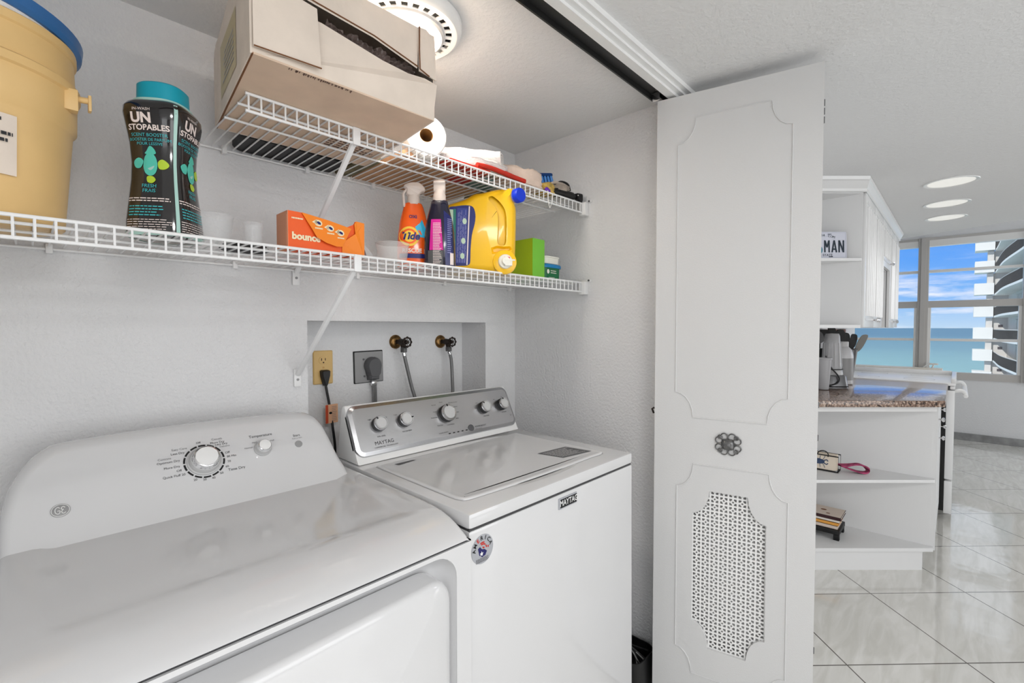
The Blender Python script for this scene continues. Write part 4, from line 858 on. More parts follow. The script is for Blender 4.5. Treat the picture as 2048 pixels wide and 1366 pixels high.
carve(jb, MB().loft([(.152, .064), (.190, .070), (.212, .078), (.204, .084), (.185, .082), (.165, .084), (.150, .078)], [(-.004, -.03), (-.004, -.004), (0, .001), (.003, .006)], JF))
CF = frame(JF(.238, .272, .02), tuple(Vector(JU)*.45+Vector((JN.x, JN.y, 0))*-.9), (0, 0, 1)); ax = (JU*.55+JN*.83).normalized(); cu_ = Vector((0, 0, 1)).cross(ax).normalized(); CP = JF(.222, .262, .022)
CW = lambda a, c, d: CP+cu_*a+Vector((0, 0, 1))*c+ax*d
ob('neck', MB().lathe([(.022, -.05), (.0215, .018)], 28, fn=CW), 'yellow', jg)
cp_ = ob('cap', MB().lathe([(.0245, .010), (.0245, .030), (.022, .034), (.0005, .0345)], 36, fn=CW), 'blue_cap', jg)
ob('cap_rim', MB().lathe([(.0255, .006), (.0262, .010), (.0255, .014)], 36, fn=CW), 'frost', cp_)
lab = [(.006, .022), (.05, .018), (.070, .022), (.074, .036), (.075, .070), (.079, .12), (.088, .160), (.090, .19), (.082, .214), (.060, .218), (.03, .213), (.010, .206), (.004, .16), (.004, .06)]
lq = [(p.x+.008, p.y) for p in catmull([Vector((a, c, 0)) for a, c in lab], 3, True)]
jl = ob('label', MB().loft(lq, [(0, -.0022), (0, -.0058), (.004, -.0060)], JF), 'navy_ink', jg, label='tall navy label')
def strip(x0, x1, y0, y1, m, nm, z=-.0066, skew=.012): return ob(nm, MB().add([JF(x0+.008, y0, z), JF(x1+.008, y0, z), JF(x1+.008+skew, y1, z), JF(x0+.008+skew, y1, z)], [(0, 1, 2, 3)]), m, jl, smooth=False)
strip(.010, .022, .030, .202, 'label_mint', 'label_strip', skew=.001); strip(.022, .029, .028, .204, 'green_label', 'label_strip', skew=.002); strip(.029, .060, .026, .208, 'blue_label', 'label_strip', skew=.006); strip(.062, .0655, .021, .215, 'pinkwhite', 'label_strip', skew=.008)
mb = MB()
for k in range(4): x = .032+.0072*k; lines(mb, lambda a, c, d, x=x: JF(x+.008+c+(.006*a/.18), a+.028, -.0072), 0, .176, 0, .0054, 2, .35, 90+k, .25)
ob('label_print', mb, 'label_lav', jl, smooth=False)
mb = MB()
for a, c in ((.065, .165), (.061, .100), (.058, .050)): mb.add([JF(a+.0065*cos(t), c+.010*sin(t), -.0076) for t in [2*pi*i/16 for i in range(16)]], [tuple(range(16))])
ob('label_icons', mb, 'label_mint', jl, smooth=False)
TPc = JF(.188, .034, -.004); TW = lambda a, c, d: TPc+JU*a+Vector((0, 0, c))+JN*d
ob('tap_boss', MB().lathe([(.042, -.004), (.040, .004), (.030, .008), (.0005, .009)], 32, fn=TW), 'yellow', jg)
tp = ob('tap', MB().lathe([(.024, .007), (.0245, .014), (.022, .020), (.014, .021), (.013, .034), (.0005, .035)], 32, fn=TW).box((-.004, -.016, .02), (.020, .006, .034), TW), 'offwhite', jg, label='round white pour tap')
ob('tap_button', MB().box((-.006, .006, .020), (.012, .013, .034), TW), 'red', tp, bevel=.001); ob('tap_lever', MB().box((-.004, .000, .030), (.030, .005, .035), TW), 'offwhite', tp, bevel=.001)
# green carton and tub
gb = thing('tissue_carton', 'lime green carton standing between the yellow jug and the green tub', 'box', (1.35, 1.22, ZL))
ob('carton', MB().box((1.322, 1.16, ZL), (1.392, 1.285, ZL+.150)), 'green_box', gb, bevel=.0015)
ob('front_print', MB().add([(1.3215, 1.1605, ZL+.002), (1.3215, 1.2845, ZL+.002), (1.3215, 1.2845, ZL+.149), (1.3215, 1.1605, ZL+.149)], [(0, 1, 2, 3)]), 'green_front', gb, smooth=False)
gt = thing('plastic_tub', 'dark green plastic tub with a blue lid at the right end of the lower shelf', 'tub', (1.478, 1.22, ZL))
G2 = lambda u, v, h: (1.474+u, 1.225+v, ZL+h)
ob('tub', MB().loft(rrect(.105, .085, .02, 5), [(.006, 0), (.002, .004), (0, .058)], G2), 'green_tub', gt); ob('lid', MB().loft(rrect(.114, .094, .022, 5), [(0, .052), (-.001, .060), (.002, .066), (.008, .067)], G2), 'blue_lid', gt)
mb = MB(); FT = lambda a, c, d=0: (1.452+a, 1.1815-.0005, ZL+.030+c); mb.add([FT(-.012+.008*cos(t), .006+.009*sin(t)) for t in [2*pi*i/14 for i in range(14)]], [tuple(range(14))]); lines(mb, FT, .004, .042, -.002, .014, 2, .4, 98, .3); lines(mb, FT, -.008, .03, -.020, -.014, 1, .3, 99, .1); ob('tub_print', mb, 'offwhite', gt, smooth=False)
tag(ob('plastic_tub', MB().loft(rrect(.10, .08, .02, 5), [(.006, .0675), (.002, .070), (0, .092), (-.003, .093), (-.003, .098), (.004, .099)], G2), 'offwhite'), 'small white tub stacked on the green tub with blue lid', 'tub')

# ================================================================ UPPER SHELF ITEMS
# open cardboard carton with flaps facing out
A_, B_, C_, D_ = Vector((.300, .955, 0)), Vector((.702, .942, 0)), Vector((.75, 1.358, 0)), Vector((.345, 1.372, 0))
Hb = .205
cb_ = thing('cardboard_box', 'big worn cardboard box lying on its side on the upper shelf, flaps half open', 'box', (.52, 1.18, ZU))
def bl(u, v, z): p = A_*(1-u)*(1-v)+B_*u*(1-v)+C_*u*v+D_*(1-u)*v; return (p.x, p.y, ZU+z)
def slab(q, t=.004):
    a, b_, c = Vector(q[0]), Vector(q[1]), Vector(q[2]); nn = (b_-a).cross(c-b_).normalized()*t; n_ = len(q)
    return [Vector(p) for p in q]+[Vector(p)+nn for p in q], [tuple(range(n_))[::-1], tuple(range(n_, 2*n_))]+[(i, (i+1) % n_, n_+(i+1) % n_, n_+i) for i in range(n_)]
ob('bottom_panel', MB().add(*slab([bl(0, 0, 0), bl(1, 0, 0), bl(1, 1, 0), bl(0, 1, 0)])), 'card_kraft', cb_, smooth=False)
ob('top_panel', MB().add(*slab([bl(0, 0, Hb-.004), bl(1, 0, Hb-.004), bl(1, 1, Hb-.004), bl(0, 1, Hb-.004)])), 'card', cb_, smooth=False)
ob('left_side', MB().add(*slab([bl(0, 0, .0), bl(0, 1, .0), bl(0, 1, Hb*.80), bl(0, .96, Hb*.9), bl(0, .5, Hb), bl(0, 0, Hb)], -.004)), 'card', cb_, smooth=False)
ob('right_side', MB().add(*slab([bl(1, 0, .0), bl(1, 1, .0), bl(1, 1, Hb), bl(1, 0, Hb)])), 'card', cb_, smooth=False)
ob('back_panel', MB().add(*slab([bl(0, 1, .0), bl(1, 1, .0), bl(1, 1, Hb), bl(0, 1, Hb*.8)], -.004)), 'card', cb_, smooth=False)
fr = lambda u, z, d=0: (A_.x+(B_.x-A_.x)*u, A_.y+(B_.y-A_.y)*u-d, ZU+z)
# inner end flaps, then top and bottom flaps with the slot between them
ob('lower_flap', MB().add(*slab([fr(.0, .002, -.001), fr(1.0, .002, .0), fr(1.0, .080, .016), fr(.92, .086, .012), fr(.82, .086, .004), fr(.66, .091, .002), (fr(.32, .112, .002)), fr(0, .112, .0)], -.003)), 'card', cb_, smooth=False)
ob('end_flap', MB().add(*slab([fr(.0, .012, .006), fr(.30, .012, .016), fr(.285, .128, .014), fr(.0, .150, .004)], -.003)), 'card', cb_, smooth=False)
ob('upper_flap', MB().add(*slab([fr(.0, .152, .010), fr(.28, .139, .012), fr(.60, .131, .008), fr(.88, .108, .006), fr(.89, .202, .006), fr(.0, .206, .004)], -.003)), 'card', cb_, smooth=False)
ob('end_flap', MB().add(*slab([fr(.885, .100, .010), fr(1.0, .092, .013), fr(1.0, .192, .007), fr(.94, .206, .007), fr(.885, .203, .008)], -.003)), 'card', cb_, smooth=False)
ob('corner_edge', MB().tube([fr(.89, .203, .010), fr(.885, .15, .012), fr(.887, .103, .013), fr(.95, .094, .014)], .0016, 5).tube([fr(0, .153, .0125), fr(.28, .140, .0145), fr(.60, .132, .010), fr(.88, .109, .009)], .0014, 5).tube([fr(0, .012, .0085), fr(.30, .0115, .0185)], .0014, 5).tube([bl(0, 0, .001), bl(0, .5, .0), bl(0, 1, .0)], .0022, 5), 'card_edge', cb_)
mb = MB(); mb.grid(lambda u, v: (A_.x-.0045+(D_.x-A_.x)*(.30+.45*u)-.0006, A_.y+(D_.y-A_.y)*(.30+.45*u), ZU+.03+.12*v), 4, 4); tp_ = ob('tape_label', mb, 'tape', cb_, smooth=False)
mb = MB(); lines(mb, lambda x, y, z: (A_.x-.0056+(D_.x-A_.x)*x, A_.y+(D_.y-A_.y)*x, ZU+y), .36, .68, .05, .12, 6, .4, 101, .3); ob('label_print', mb, 'grey', tp_, smooth=False)
mb = MB(); lines(mb, lambda x, y, z: bl(x, y, -.0006), .60, .95, .62, .84, 6, .45, 103, .3); ob('bottom_print', mb, 'box_print', cb_, smooth=False)
mb = MB()
rr = random.Random(4)
for i in range(26): u = .16+.32*i/26+.01*rr.random(); w_ = .004+.006*rr.random(); mb.add([bl(u, .004, -.0007), bl(u+w_, .004, -.0007), bl(u+w_, .014+.02*rr.random(), -.0007), bl(u, .02, -.0007)], [(3, 2, 1, 0)])
ob('scuff_marks', mb, 'box_print', cb_, smooth=False)
mb = MB(); mb.grid(lambda u, v: fr(.36+.53*u, .07+.060*v+.004*sin(u*23+v*7)-.014*u, -.016+.005*sin(u*41+v*21)+.004*sin(u*77-v*30)), 80, 14)
tag(ob('plastic_bag', mb, 'bag_dark'), 'crumpled dark plastic bag showing through the slot of the cardboard box', 'bag')
# flat black bag at the wall
mb = MB().loft(rrect(.300, .135, .03, 5, .560, 1.443), [(.006, 0), (0, .006), (0, .020), (.006, .024)], lambda u, v, h: (u, v, ZU+.0005+h))
tag(ob('laptop_bag', mb, 'black'), 'flat black bag lying against the wall behind the cardboard box', 'bag')
# paper roll
rx, ry_, rz = .832, 1.150, ZU+.062; ra = Vector((-.42, -.91, 0)).normalized(); rs_ = Vector((-ra.y, ra.x, 0))
RF = lambda a, c, d: Vector((rx, ry_, rz))+rs_*a+Vector((0, 0, c))+ra*d
pr = thing('toilet_paper_roll', 'plump white paper roll with its open core facing forward', 'paper roll', (rx, ry_, ZU))
ob('paper', MB().lathe([(.020, .0), (.059, 0), (.0615, -.003), (.0615, -.10), (.059, -.103), (.020, -.103)], 56, fn=RF, caps=(False, False)), 'paper', pr, ang=50)
ob('core', MB().lathe([(.0202, -.102), (.0202, .0003), (.0190, .0003), (.0190, -.102)], 36, fn=RF, caps=(False, False)), 'tube_kraft', pr)
def blob(name, pts, z0, h, m, label, cat, amp=.004, seed=1, layers=4, parent=None, grp=None, dome=.3):
    """soft folded textile: outline swollen and wrinkled"""
    q = [(p.x, p.y) for p in catmull([Vector((a, c, 0)) for a, c in pts], 5, True)]
    def f(u, v, hh_): 
        w_ = sin(u*90+seed)*.5+sin(v*110+seed*2.1)*.5+sin((u+v)*170+seed*.7)*.4
        return (u+amp*.6*sin(hh_*900+seed+u*60), v+amp*.6*cos(hh_*760+v*50+seed), z0+hh_+amp*w_*min(1, hh_/h))
    prof = [(.004, 0)]+[x for i in range(layers) for x in ((-.001, h*(i+.35)/layers*(1-dome*.3)), (.003, h*(i+.95)/layers*(1-dome*.3)))]+[(.009, h*(1-dome*.1)), (.016, h), (.021, h*1.02)]
    o = ob(name, MB().loft(q, prof, f), m, parent, ang=80)
    return tag(o, label, cat, grp) if parent is None else o
U0 = ZU+.0008
tag(ob('paper_bag', MB().box((.775, 1.19, U0), (1.00, 1.50, U0+.016)), 'kraft_bag', bevel=.003), 'flat folded brown paper bag under the white paper roll area, lowest on the upper shelf', 'paper bag')
bg_ = [o for o in COL.objects if o.name == 'paper_bag'][0]
tag(ob('paper_bag', MB().box((.715, 1.30, U0), (.770, 1.50, U0+.020)), 'olive_cloth', bevel=.004), 'narrow patterned fabric bundle squeezed between cardboard box and flat paper bag', 'cloth bundle'); COL.objects[-1].name = 'cloth_bundle'
tag(ob('shopping_bag', MB().box((.905, 1.128, U0), (1.075, 1.185, U0+.010)).box((1.005, 1.19, U0), (1.085, 1.30, U0+.012)), 'red_cloth', bevel=.003), 'folded bright red bag lying flat above the two spray bottles', 'bag')
tag(ob('paper_bag', MB().box((1.005, 1.305, U0), (1.18, 1.50, U0+.012)), 'kraft_bag', bevel=.003), 'brown paper bag lying flat at the wall behind the red bag', 'paper bag')
tag(ob('folded_cloth', MB().box((1.09, 1.195, U0), (1.20, 1.300, U0+.014)), 'teal_cloth', bevel=.004), 'grey-green folded cloth lying flat above the yellow jug', 'cloth')
# rolled white towel
tw = thing('white_towel', 'thick white towel folded into a loose roll right of the paper roll', 'towel', (1.10, 1.24, ZU+.02))
def spiral(fn):
    pts = []; n = 60; 
    for i in range(n+1): t = i/n; a = 2*pi*2.15*t+2.6; R = .040-.022*t; pts.append((R*1.45*cos(a), R*.78*sin(a)))
    return pts
sp_ = spiral(0); tA = Vector((1.005, 1.34, U0+.088)); tB = Vector((1.150, 1.150, U0+.070)); tdv = (tB-tA).normalized(); tsd = Vector((0, 0, 1)).cross(tdv).normalized()
vs = []; nL = 14; tk = .0055
for j in range(nL+1):
    s_ = j/nL; c = tA.lerp(tB, s_); sc = 1.0+.12*sin(s_*5)
    for side_ in (0, 1):
        for i, (a, c2) in enumerate(sp_):
            r = sqrt(a*a+c2*c2)+1e-6; k = 1-side_*tk/r; vs.append(c+tsd*a*k*sc+Vector((0, 0, c2*k*sc+.0015*sin(i*.7+j*1.3))))
n1 = len(sp_); row = 2*n1; fs = []
for j in range(nL):
    for sd_ in (0, 1):
        for i in range(n1-1): a = j*row+sd_*n1+i; fs.append((a, a+1, a+1+row, a+row))
for j in (0, nL):
    for i in range(n1-1): a = j*row+i; fs.append((a, a+1, a+n1+1, a+n1))
ob('roll', MB().add(vs, fs), 'towel', tw, ang=80)
blob('white_cloth', [(.93, 1.19), (1.02, 1.145), (1.10, 1.135), (1.16, 1.14), (1.18, 1.17), (1.10, 1.21), (1.0, 1.25), (.94, 1.26)], U0+.0185, .034, 'towel', 'flat white cloth tucked beneath the rolled white towel', 'cloth', seed=3)
# red tubular handles
tag(ob('red_strap', MB().tube(catmull([Vector(p) for p in ((1.02, 1.135, U0+.018), (1.08, 1.130, U0+.020), (1.16, 1.125, U0+.014), (1.235, 1.122, U0+.010))], 6), .008, 10).tube(catmull([Vector(p) for p in ((1.03, 1.155, U0+.036), (1.10, 1.148, U0+.032), (1.19, 1.14, U0+.022), (1.25, 1.135, U0+.012))], 6), .007, 10), 'red_cloth'), 'shiny red looped strap hanging along the upper shelf front', 'strap')
blob('beige_cloth', [(1.17, 1.17), (1.26, 1.13), (1.33, 1.125), (1.35, 1.16), (1.31, 1.23), (1.22, 1.27), (1.15, 1.25)], U0+.001, .068, 'cloth_beige', 'crumpled beige cloth bunched on the upper shelf right of the rolled towel', 'cloth', amp=.006, seed=5)
blob('folded_cloth', [(1.22, 1.29), (1.32, 1.26), (1.37, 1.27), (1.40, 1.36), (1.36, 1.46), (1.24, 1.46)], U0, .030, 'olive_cloth', 'dark olive folded cloth at the back of the upper shelf', 'cloth', seed=8)
blob('floral_cloth', [(1.352, 1.135), (1.40, 1.125), (1.43, 1.15), (1.42, 1.21), (1.37, 1.24), (1.34, 1.21)], U0, .042, 'yellow_cloth', 'yellow floral cloth wedged between beige cloth and black umbrella', 'cloth', amp=.006, seed=2)
br = thing('scrub_brush', 'blue scrub brush lying bristles-down on the upper shelf cloths', 'brush', (1.42, 1.235, ZU+.04))
BR = frame((1.450, 1.235, U0+.094), (.80, -.60, .05), (.55, .83, 0))
ob('brush_handle', MB().loft(rrect(.105, .035, .012, 5), [(.003, .0), (0, .004), (.001, .010), (.006, .013)], lambda u, v, h: BR(u, v, h+.006)), 'blue_dark', br)
mb = MB()
for i in range(8):
    for j in range(3): x = -.044+.0125*i; y = -.010+.010*j; mb.tube([BR(x, y, .008), BR(x*1.06+.003, y*1.3, -.024)], [.0045, .0058], 6)
ob('bristles', mb, 'blue_bristle', br)
st_ = thing('striped_bag', 'crumpled bag in grey and black stripes near the upper shelf end', 'bag', (1.46, 1.16, ZU))
blob('cloth_body', [(1.435, 1.135), (1.49, 1.125), (1.53, 1.15), (1.52, 1.21), (1.46, 1.23), (1.43, 1.19)], U0+.026, .034, 'stripe_cloth', '', '', amp=.004, seed=9, parent=st_)
mb = MB()
for k in range(4): y = 1.135+.02*k; mb.tube(catmull([Vector(p) for p in ((1.432, y+.01, U0+.044), (1.46, y, U0+.062), (1.50, y-.003, U0+.060), (1.530, y+.008, U0+.044))], 5), .0045, 6)
ob('black_stripe', mb, 'black', st_)
um = thing('folding_umbrella', 'folded black umbrella with a flared strap end poking over the shelf lip', 'umbrella', (1.47, 1.135, ZU))
UA, UB = Vector((1.415, 1.148, U0+.018)), Vector((1.548, 1.128, U0+.018))
ob('canopy', MB().tube([UA, UA.lerp(UB, .2), UA.lerp(UB, .6), UA.lerp(UB, .85), UB], [.010, .018, .0175, .015, .008], 10), 'black', um)
mb = MB(); mb.loft(rrect(.022, .018, .004, 3), [(0, 0), (-.003, .012), (-.005, .022)], lambda u, v, h: (1.546+h*1.1, 1.124+u*.9-.002, U0+.020+v*1.3-.2*h)); ob('strap_end', mb, 'rubber', um); ob('snap', MB().sphere((1.546, 1.114, U0+.022), .003), 'chrome', um)
tag(ob('gift_bow', MB().sphere((1.355, 1.119, U0+.006), .010, 8, (1, .8, .9)).sphere((1.366, 1.120, U0+.003), .008, 8), 'purple'), 'small glossy purple bead trinket hanging over the upper shelf lip', 'trinket')
tag(ob('white_string', MB().tube(catmull([Vector(p) for p in ((1.350, 1.110, U0), (1.352, 1.110, U0-.03), (1.362, 1.110, U0-.062), (1.374, 1.110, U0-.03), (1.378, 1.111, U0-.004))], 5), .0012, 5), 'paper'), 'thin white string looping below the upper shelf lip', 'string')

# ================================================================ CORNER BAG OF CABLES
cbg = thing('cable_bag', 'open black bag stuffed with dark cables between washer and wall', 'bag', (1.50, .86, 0))
mb = MB().loft(rrect(.15, .26, .04, 5, 1.505, .90), [(.01, .001), (0, .02), (0, .10), (.004, .165), (.008, .165), (.012, .10)], lambda u, v, h: (u, v, h-.05*sst(.75, 1.0, 1.55-v*.7)*0)); ob('bag', mb, 'black', cbg)
rr = random.Random(12)
for k in range(11):
    a, b_, c = rr.random(), rr.random(), rr.random()
    ob('cable', MB().tube(catmull([Vector((1.45+.10*a, 1.02, .13+.05*b_)), Vector((1.47+.06*b_, .93, .185+.03*a)), Vector((1.53-.05*c, .85, .15+.05*c)), Vector((1.46+.1*c, .79, .09+.08*a))], 6), .0022+.001*c, 5), 'grey' if k % 4 == 0 else 'black', cbg)
# ================================================================ KITCHEN
SN, CS = sin(YAW), cos(YAW)
def dgx(D, y): return (D-CS*y)/SN      # x on the diagonal cut at distance D
DB = 2.515
bs = thing('corner_shelf_unit', 'open white base shelf unit cut off diagonally at the end of the kitchen counter', 'shelf unit', (3.2, .45, 0))
tri = lambda D, y0, x1: [(dgx(D, y0), y0), (x1, y0), (x1, .722), (dgx(D, .722), .722)]
def board(nm, D, z0, z1, y0=.072, x1=3.44): return ob(nm, MB().prism(tri(D, y0, x1), z0, z1), 'cab', bs, smooth=False, bevel=.0015)
board('shelf_board', DB, .108, .128); board('shelf_board', DB, .490, .507); board('top_board', DB, .882, .908)
ob('kick_board', MB().prism([(dgx(2.53, .115), .115), (3.43, .115), (3.43, .722), (dgx(2.53, .722), .722)], 0, .108), 'cab', bs, smooth=False)
ob('side_panel', MB().box((3.44, .088, .108), (3.455, .722, .908)), 'cab', bs, smooth=False)
ob('front_stile', MB().box((3.442, .066, .108), (3.47, .088, .908)), 'cab', bs, smooth=False)
bc = thing('base_cabinet', 'white base cabinet with drawer between corner shelves and the range', 'cabinet', (3.9, .4, 0))
ob('body', MB().box((3.456, .089, .108), (4.385, .722, .908)).box((3.456, .15, 0), (4.385, .722, .108)), 'cab', bc, smooth=False)
for x0, x1 in ((3.475, 3.92), (3.93, 4.375)):
    d_ = ob('door', MB().box((x0, .070, .12), (x1, .0885, .695)), 'cab', bc, bevel=.003)
    w_ = ob('drawer', MB().box((x0, .070, .71), (x1, .0885, .895)), 'cab', bc, bevel=.003)
    for p_, z, x in ((d_, .66, x1-.04), (w_, .80, (x0+x1)/2)):
        ob('knob', MB().lathe([(.004, 0), (.004, .012), (.013, .018), (.014, .023), (.009, .028), (.0005, .029)], 20, fn=lambda a, c, d: (x+a, .070-d, z+c)), 'chrome', p_)
ct = thing('granite_counter', 'polished speckled brown granite countertop with a diagonal front edge', 'countertop', (3.6, .4, .915))
cpoly = [(dgx(2.462, .038), .038), (4.392, .038), (4.392, .724), (dgx(2.462, .724), .724)]
ob('slab', MB().prism(cpoly, .9145, .95), 'granite', ct, bevel=.006)
# range
rg = thing('kitchen_range', 'white free-standing kitchen range with oven handle past the granite counter', 'range', (4.78, .35, 0))
ob('body', MB().box((4.40, .075, .03), (5.16, .70, .935)), 'cab_gloss', rg, bevel=.004)
ob('shadow_gap', MB().box((4.403, .0475, .06), (5.15, .0755, .90)), 'black', rg, smooth=False)  # black slab stands in for the shade between cabinet and oven door
od = ob('oven_door', MB().box((4.402, .004, .285), (5.158, .047, .905)), 'cab_gloss', rg, bevel=.004)
ob('warming_drawer', MB().box((4.402, .006, .045), (5.158, .047, .272)), 'cab_gloss', rg, bevel=.004)
ob('oven_handle', MB().tube(catmull([Vector(p) for p in ((4.43, .004, .90), (4.43, -.030, .905), (4.44, -.046, .885), (4.48, -.050, .865), (5.08, -.050, .865), (5.12, -.046, .885), (5.13, -.030, .905), (5.13, .004, .90))], 6), .013, 10), 'plastic_white', od)
ob('cooktop', MB().box((4.40, .0, .936), (5.16, .70, .956)), 'counter_white', rg, bevel=.006)
mb = MB(); mb.box((4.40, -.002, .955), (5.16, .025, .985)); mb.box((5.135, .026, .955), (5.16, .70, .990)); ob('cooktop_rim', mb, 'cab_gloss', rg, bevel=.005)
ob('control_front', MB().box((4.40, .004, .912), (5.16, .03, .935)), 'cab_gloss', rg, bevel=.006)
ob('back_panel', MB().loft([(4.40, .95), (5.16, .95), (5.16, 1.07), (5.12, 1.12), (4.44, 1.12), (4.40, 1.07)], [(0, .0), (0, .05), (.008, .06)], lambda u, v, h: (u, .715-h, v)), 'cab_gloss', rg)
for x, y, r in ((4.60, .20, .09), (4.60, .50, .07), (4.96, .20, .07), (4.96, .50, .09)): ob('burner', MB().lathe([(r, .9562), (r-.003, .9568), (r-.006, .9562)], 36, T=Matrix.Translation((x, y, 0)), caps=(False, False)), 'lgrey', rg)
# wall cabinets
DU = 2.585; zt = 2.098; zb = 1.337
uc = thing('corner_wall_shelf', 'white wall shelf unit cut diagonally holding the licence plate', 'wall shelf', (3.05, .6, zb))
def uboard(nm, z0, z1, D=DU): return ob(nm, MB().prism([(dgx(D, .392), .392), (3.216, .392), (3.216, .722), (dgx(D, .722), .722)], z0, z1), 'cab', uc, smooth=False)
uboard('bottom_board', zb, zb+.018); uboard('shelf_board', 1.709, 1.7245); uboard('top_board', 2.080, zt)
ob('side_panel', MB().box((3.216, .392, zb), (3.230, .722, zt)), 'cab', uc, smooth=False)
def wallcab(label, x0, x1, z0, doors):
    t = thing('wall_cabinet', label, 'cabinet', (x0, .55, z0))
    ob('body', MB().box((x0, .402, z0), (x1, .722, zt)), 'cab', t, smooth=False); ob('door_gap', MB().box((x0+.001, .399, z0+.004), (x1-.001, .402, zt-.006)), 'cab_gap', t, smooth=False)
    for i in range(doors):
        a = x0+.003+(x1-x0)*i/doors; b_ = x0-.003+(x1-x0)*(i+1)/doors
        mb = MB(); mb.box((a, .379, z0+.004), (b_, .399, zt-.006)); 
        d_ = ob('door', mb, 'cab_gloss', t, bevel=.002)
        mb = MB(); m_ = 5
        for k in range(m_): xx = a+.06+(b_-a-.12)*k/(m_-1); mb.tube([(xx, .378, z0+.07), (xx, .3775, zt-.08)], .009, 8)
        for zz in (z0+.05, zt-.06): mb.box((a+.04, .376, zz-.006), (b_-.04, .379, zz+.006))
        ob('beaded_panel', mb, 'cab_gloss', d_)
        kx_ = b_-.04 if i % 2 == 0 else a+.04
        yield_z = z0+.05
        ob('knob', MB().lathe([(.005, 0), (.004, .012), (.013, .018), (.015, .024), (.010, .030), (.0005, .031)], 20, fn=lambda q, c, d: (kx_+q, .379-d, yield_z+c)), 'chrome', d_)
    return t
wallcab('tall white beaded wall cabinet nearest the licence plate', 3.231, 4.075, zb, 2)
wallcab('short white wall cabinet above the kitchen range', 4.076, 4.54, 1.765, 1)
wallcab('tall white wall cabinet farthest along, nearest the window', 4.541, 5.20, zb, 2)
# crown moulding along the diagonal and the cabinet fronts
cm = thing('crown_moulding', 'stepped white crown moulding above the kitchen wall cabinets', 'moulding', (3.2, .4, zt))
mb = MB()
ez = [(0, 2.085), (.010, 2.088), (.014, 2.100), (.030, 2.112), (.050, 2.128), (.060, 2.132), (.064, 2.149)]
p0 = lambda o_: (dgx(DU-.004-1.25*o_, .724), .724); p1 = lambda o_: (dgx(DU-.004-1.25*o_, .378-.4*o_), .378-.4*o_); p2 = lambda o_: (5.24, .378-.4*o_)
vs = []
for o_, z in ez:
    for p in (p0(o_), p1(o_), p2(o_)): vs.append((p[0], p[1], z))
mb.add(vs, [(3*i+k, 3*i+k+1, 3*i+4+k, 3*i+3+k) for i in range(len(ez)-1) for k in range(2)])
mb.prism([p1(.0), (5.24, .378), (5.24, .722), p0(.0)], 2.0985, 2.149)
ob('moulding', mb, 'cab_gloss', cm, smooth=False)
# licence plate
PD = DU+.035; tdir = Vector((-CS, SN, 0)); pr_ = Vector((dgx(PD, .458), .458, 1.7250))
PF = frame(pr_+tdir*.3048, tuple(-tdir), (SN*.05, CS*.05, 1))
lp = thing('licence_plate', 'white embossed licence plate with dark letters standing on the corner wall shelf', 'licence plate', tuple(pr_))
ob('plate', MB().loft(rrect(.3048, .1524, .012, 4, .1524, .0762), [(0, 0), (0, .0015)], PF), 'plate_white', lp, smooth=False)
ob('plate_rim', MB().tube([PF(x, y, .0018) for x, y in rrect(.296, .144, .010, 4, .1524, .0762)], .0016, 5, closed=True), 'plate_white', lp)
mb = MB()
def stroke(x0, y0, x1, y1, w_=.0075, z=.003):
    d = Vector((x1-x0, y1-y0, 0)).normalized(); q = Vector((-d.y, d.x, 0))*w_/2
    mb.add([PF(x0+q.x, y0+q.y, z), PF(x0-q.x, y0-q.y, z), PF(x1-q.x, y1-q.y, z), PF(x1+q.x, y1+q.y, z)], [(0, 1, 2, 3)])
yb_, yt_ = .036, .104
for k, (x0, y0, x1, y1) in enumerate(((.182, yb_, .182, yt_), (.206, yb_, .206, yt_), (.183, yt_-.002, .194, yb_+.028), (.205, yt_-.002, .194, yb_+.028), (.222, yb_, .2345, yt_), (.247, yb_, .2345, yt_), (.226, yb_+.018, .243, yb_+.018), (.262, yb_, .262, yt_), (.286, yb_, .286, yt_), (.263, yt_-.002, .285, yb_+.002))): stroke(x0, y0, x1, y1, .0078, .0030+.00012*k)
ob('plate_number', mb, 'plate_ink', lp, smooth=False)
mb = MB()
for i, ch in enumerate('MYFLORIDA.COM'):
    a = radians(90+2.7*6-2.7*i); Rr = .30
    words(mb, ch, .018, lambda x, y, d: PF(.150+(Rr+y)*cos(a)+x*sin(a), -.167+(Rr+y)*sin(a)-x*cos(a), .0026))
words(mb, 'SUNSHINE STATE', .020, lambda a, c, d: PF(.226+a, .020+c, .0026), 'RIGHT')
mb.box((.205, .010, .0016), (.226, .014, .0030), PF); mb.box((.200, .137, .0016), (.220, .140, .0030), PF)
ob('plate_lettering', mb, 'plate_ink', lp, smooth=False)
ob('plate_fruit', MB().add([PF(.150+.020*cos(t), .050+.024*sin(t), .0020) for t in [2*pi*i/20 for i in range(20)]], [tuple(range(20))]), 'plate_teal', lp, smooth=False)
# wall strip and switch plates under the cabinets
tag(ob('knife_rack', MB().box((3.82, .712, 1.285), (5.0, .7245, 1.325)), 'wood_dark', bevel=.002), 'reddish wooden strip on the wall just under the cabinets', 'rack')
tag(ob('switch_plate', MB().box((3.36, .719, 1.24), (3.44, .7245, 1.33)), 'lgrey', bevel=.002), 'small grey switch plate on the kitchen wall under the cabinets', 'switch plate')
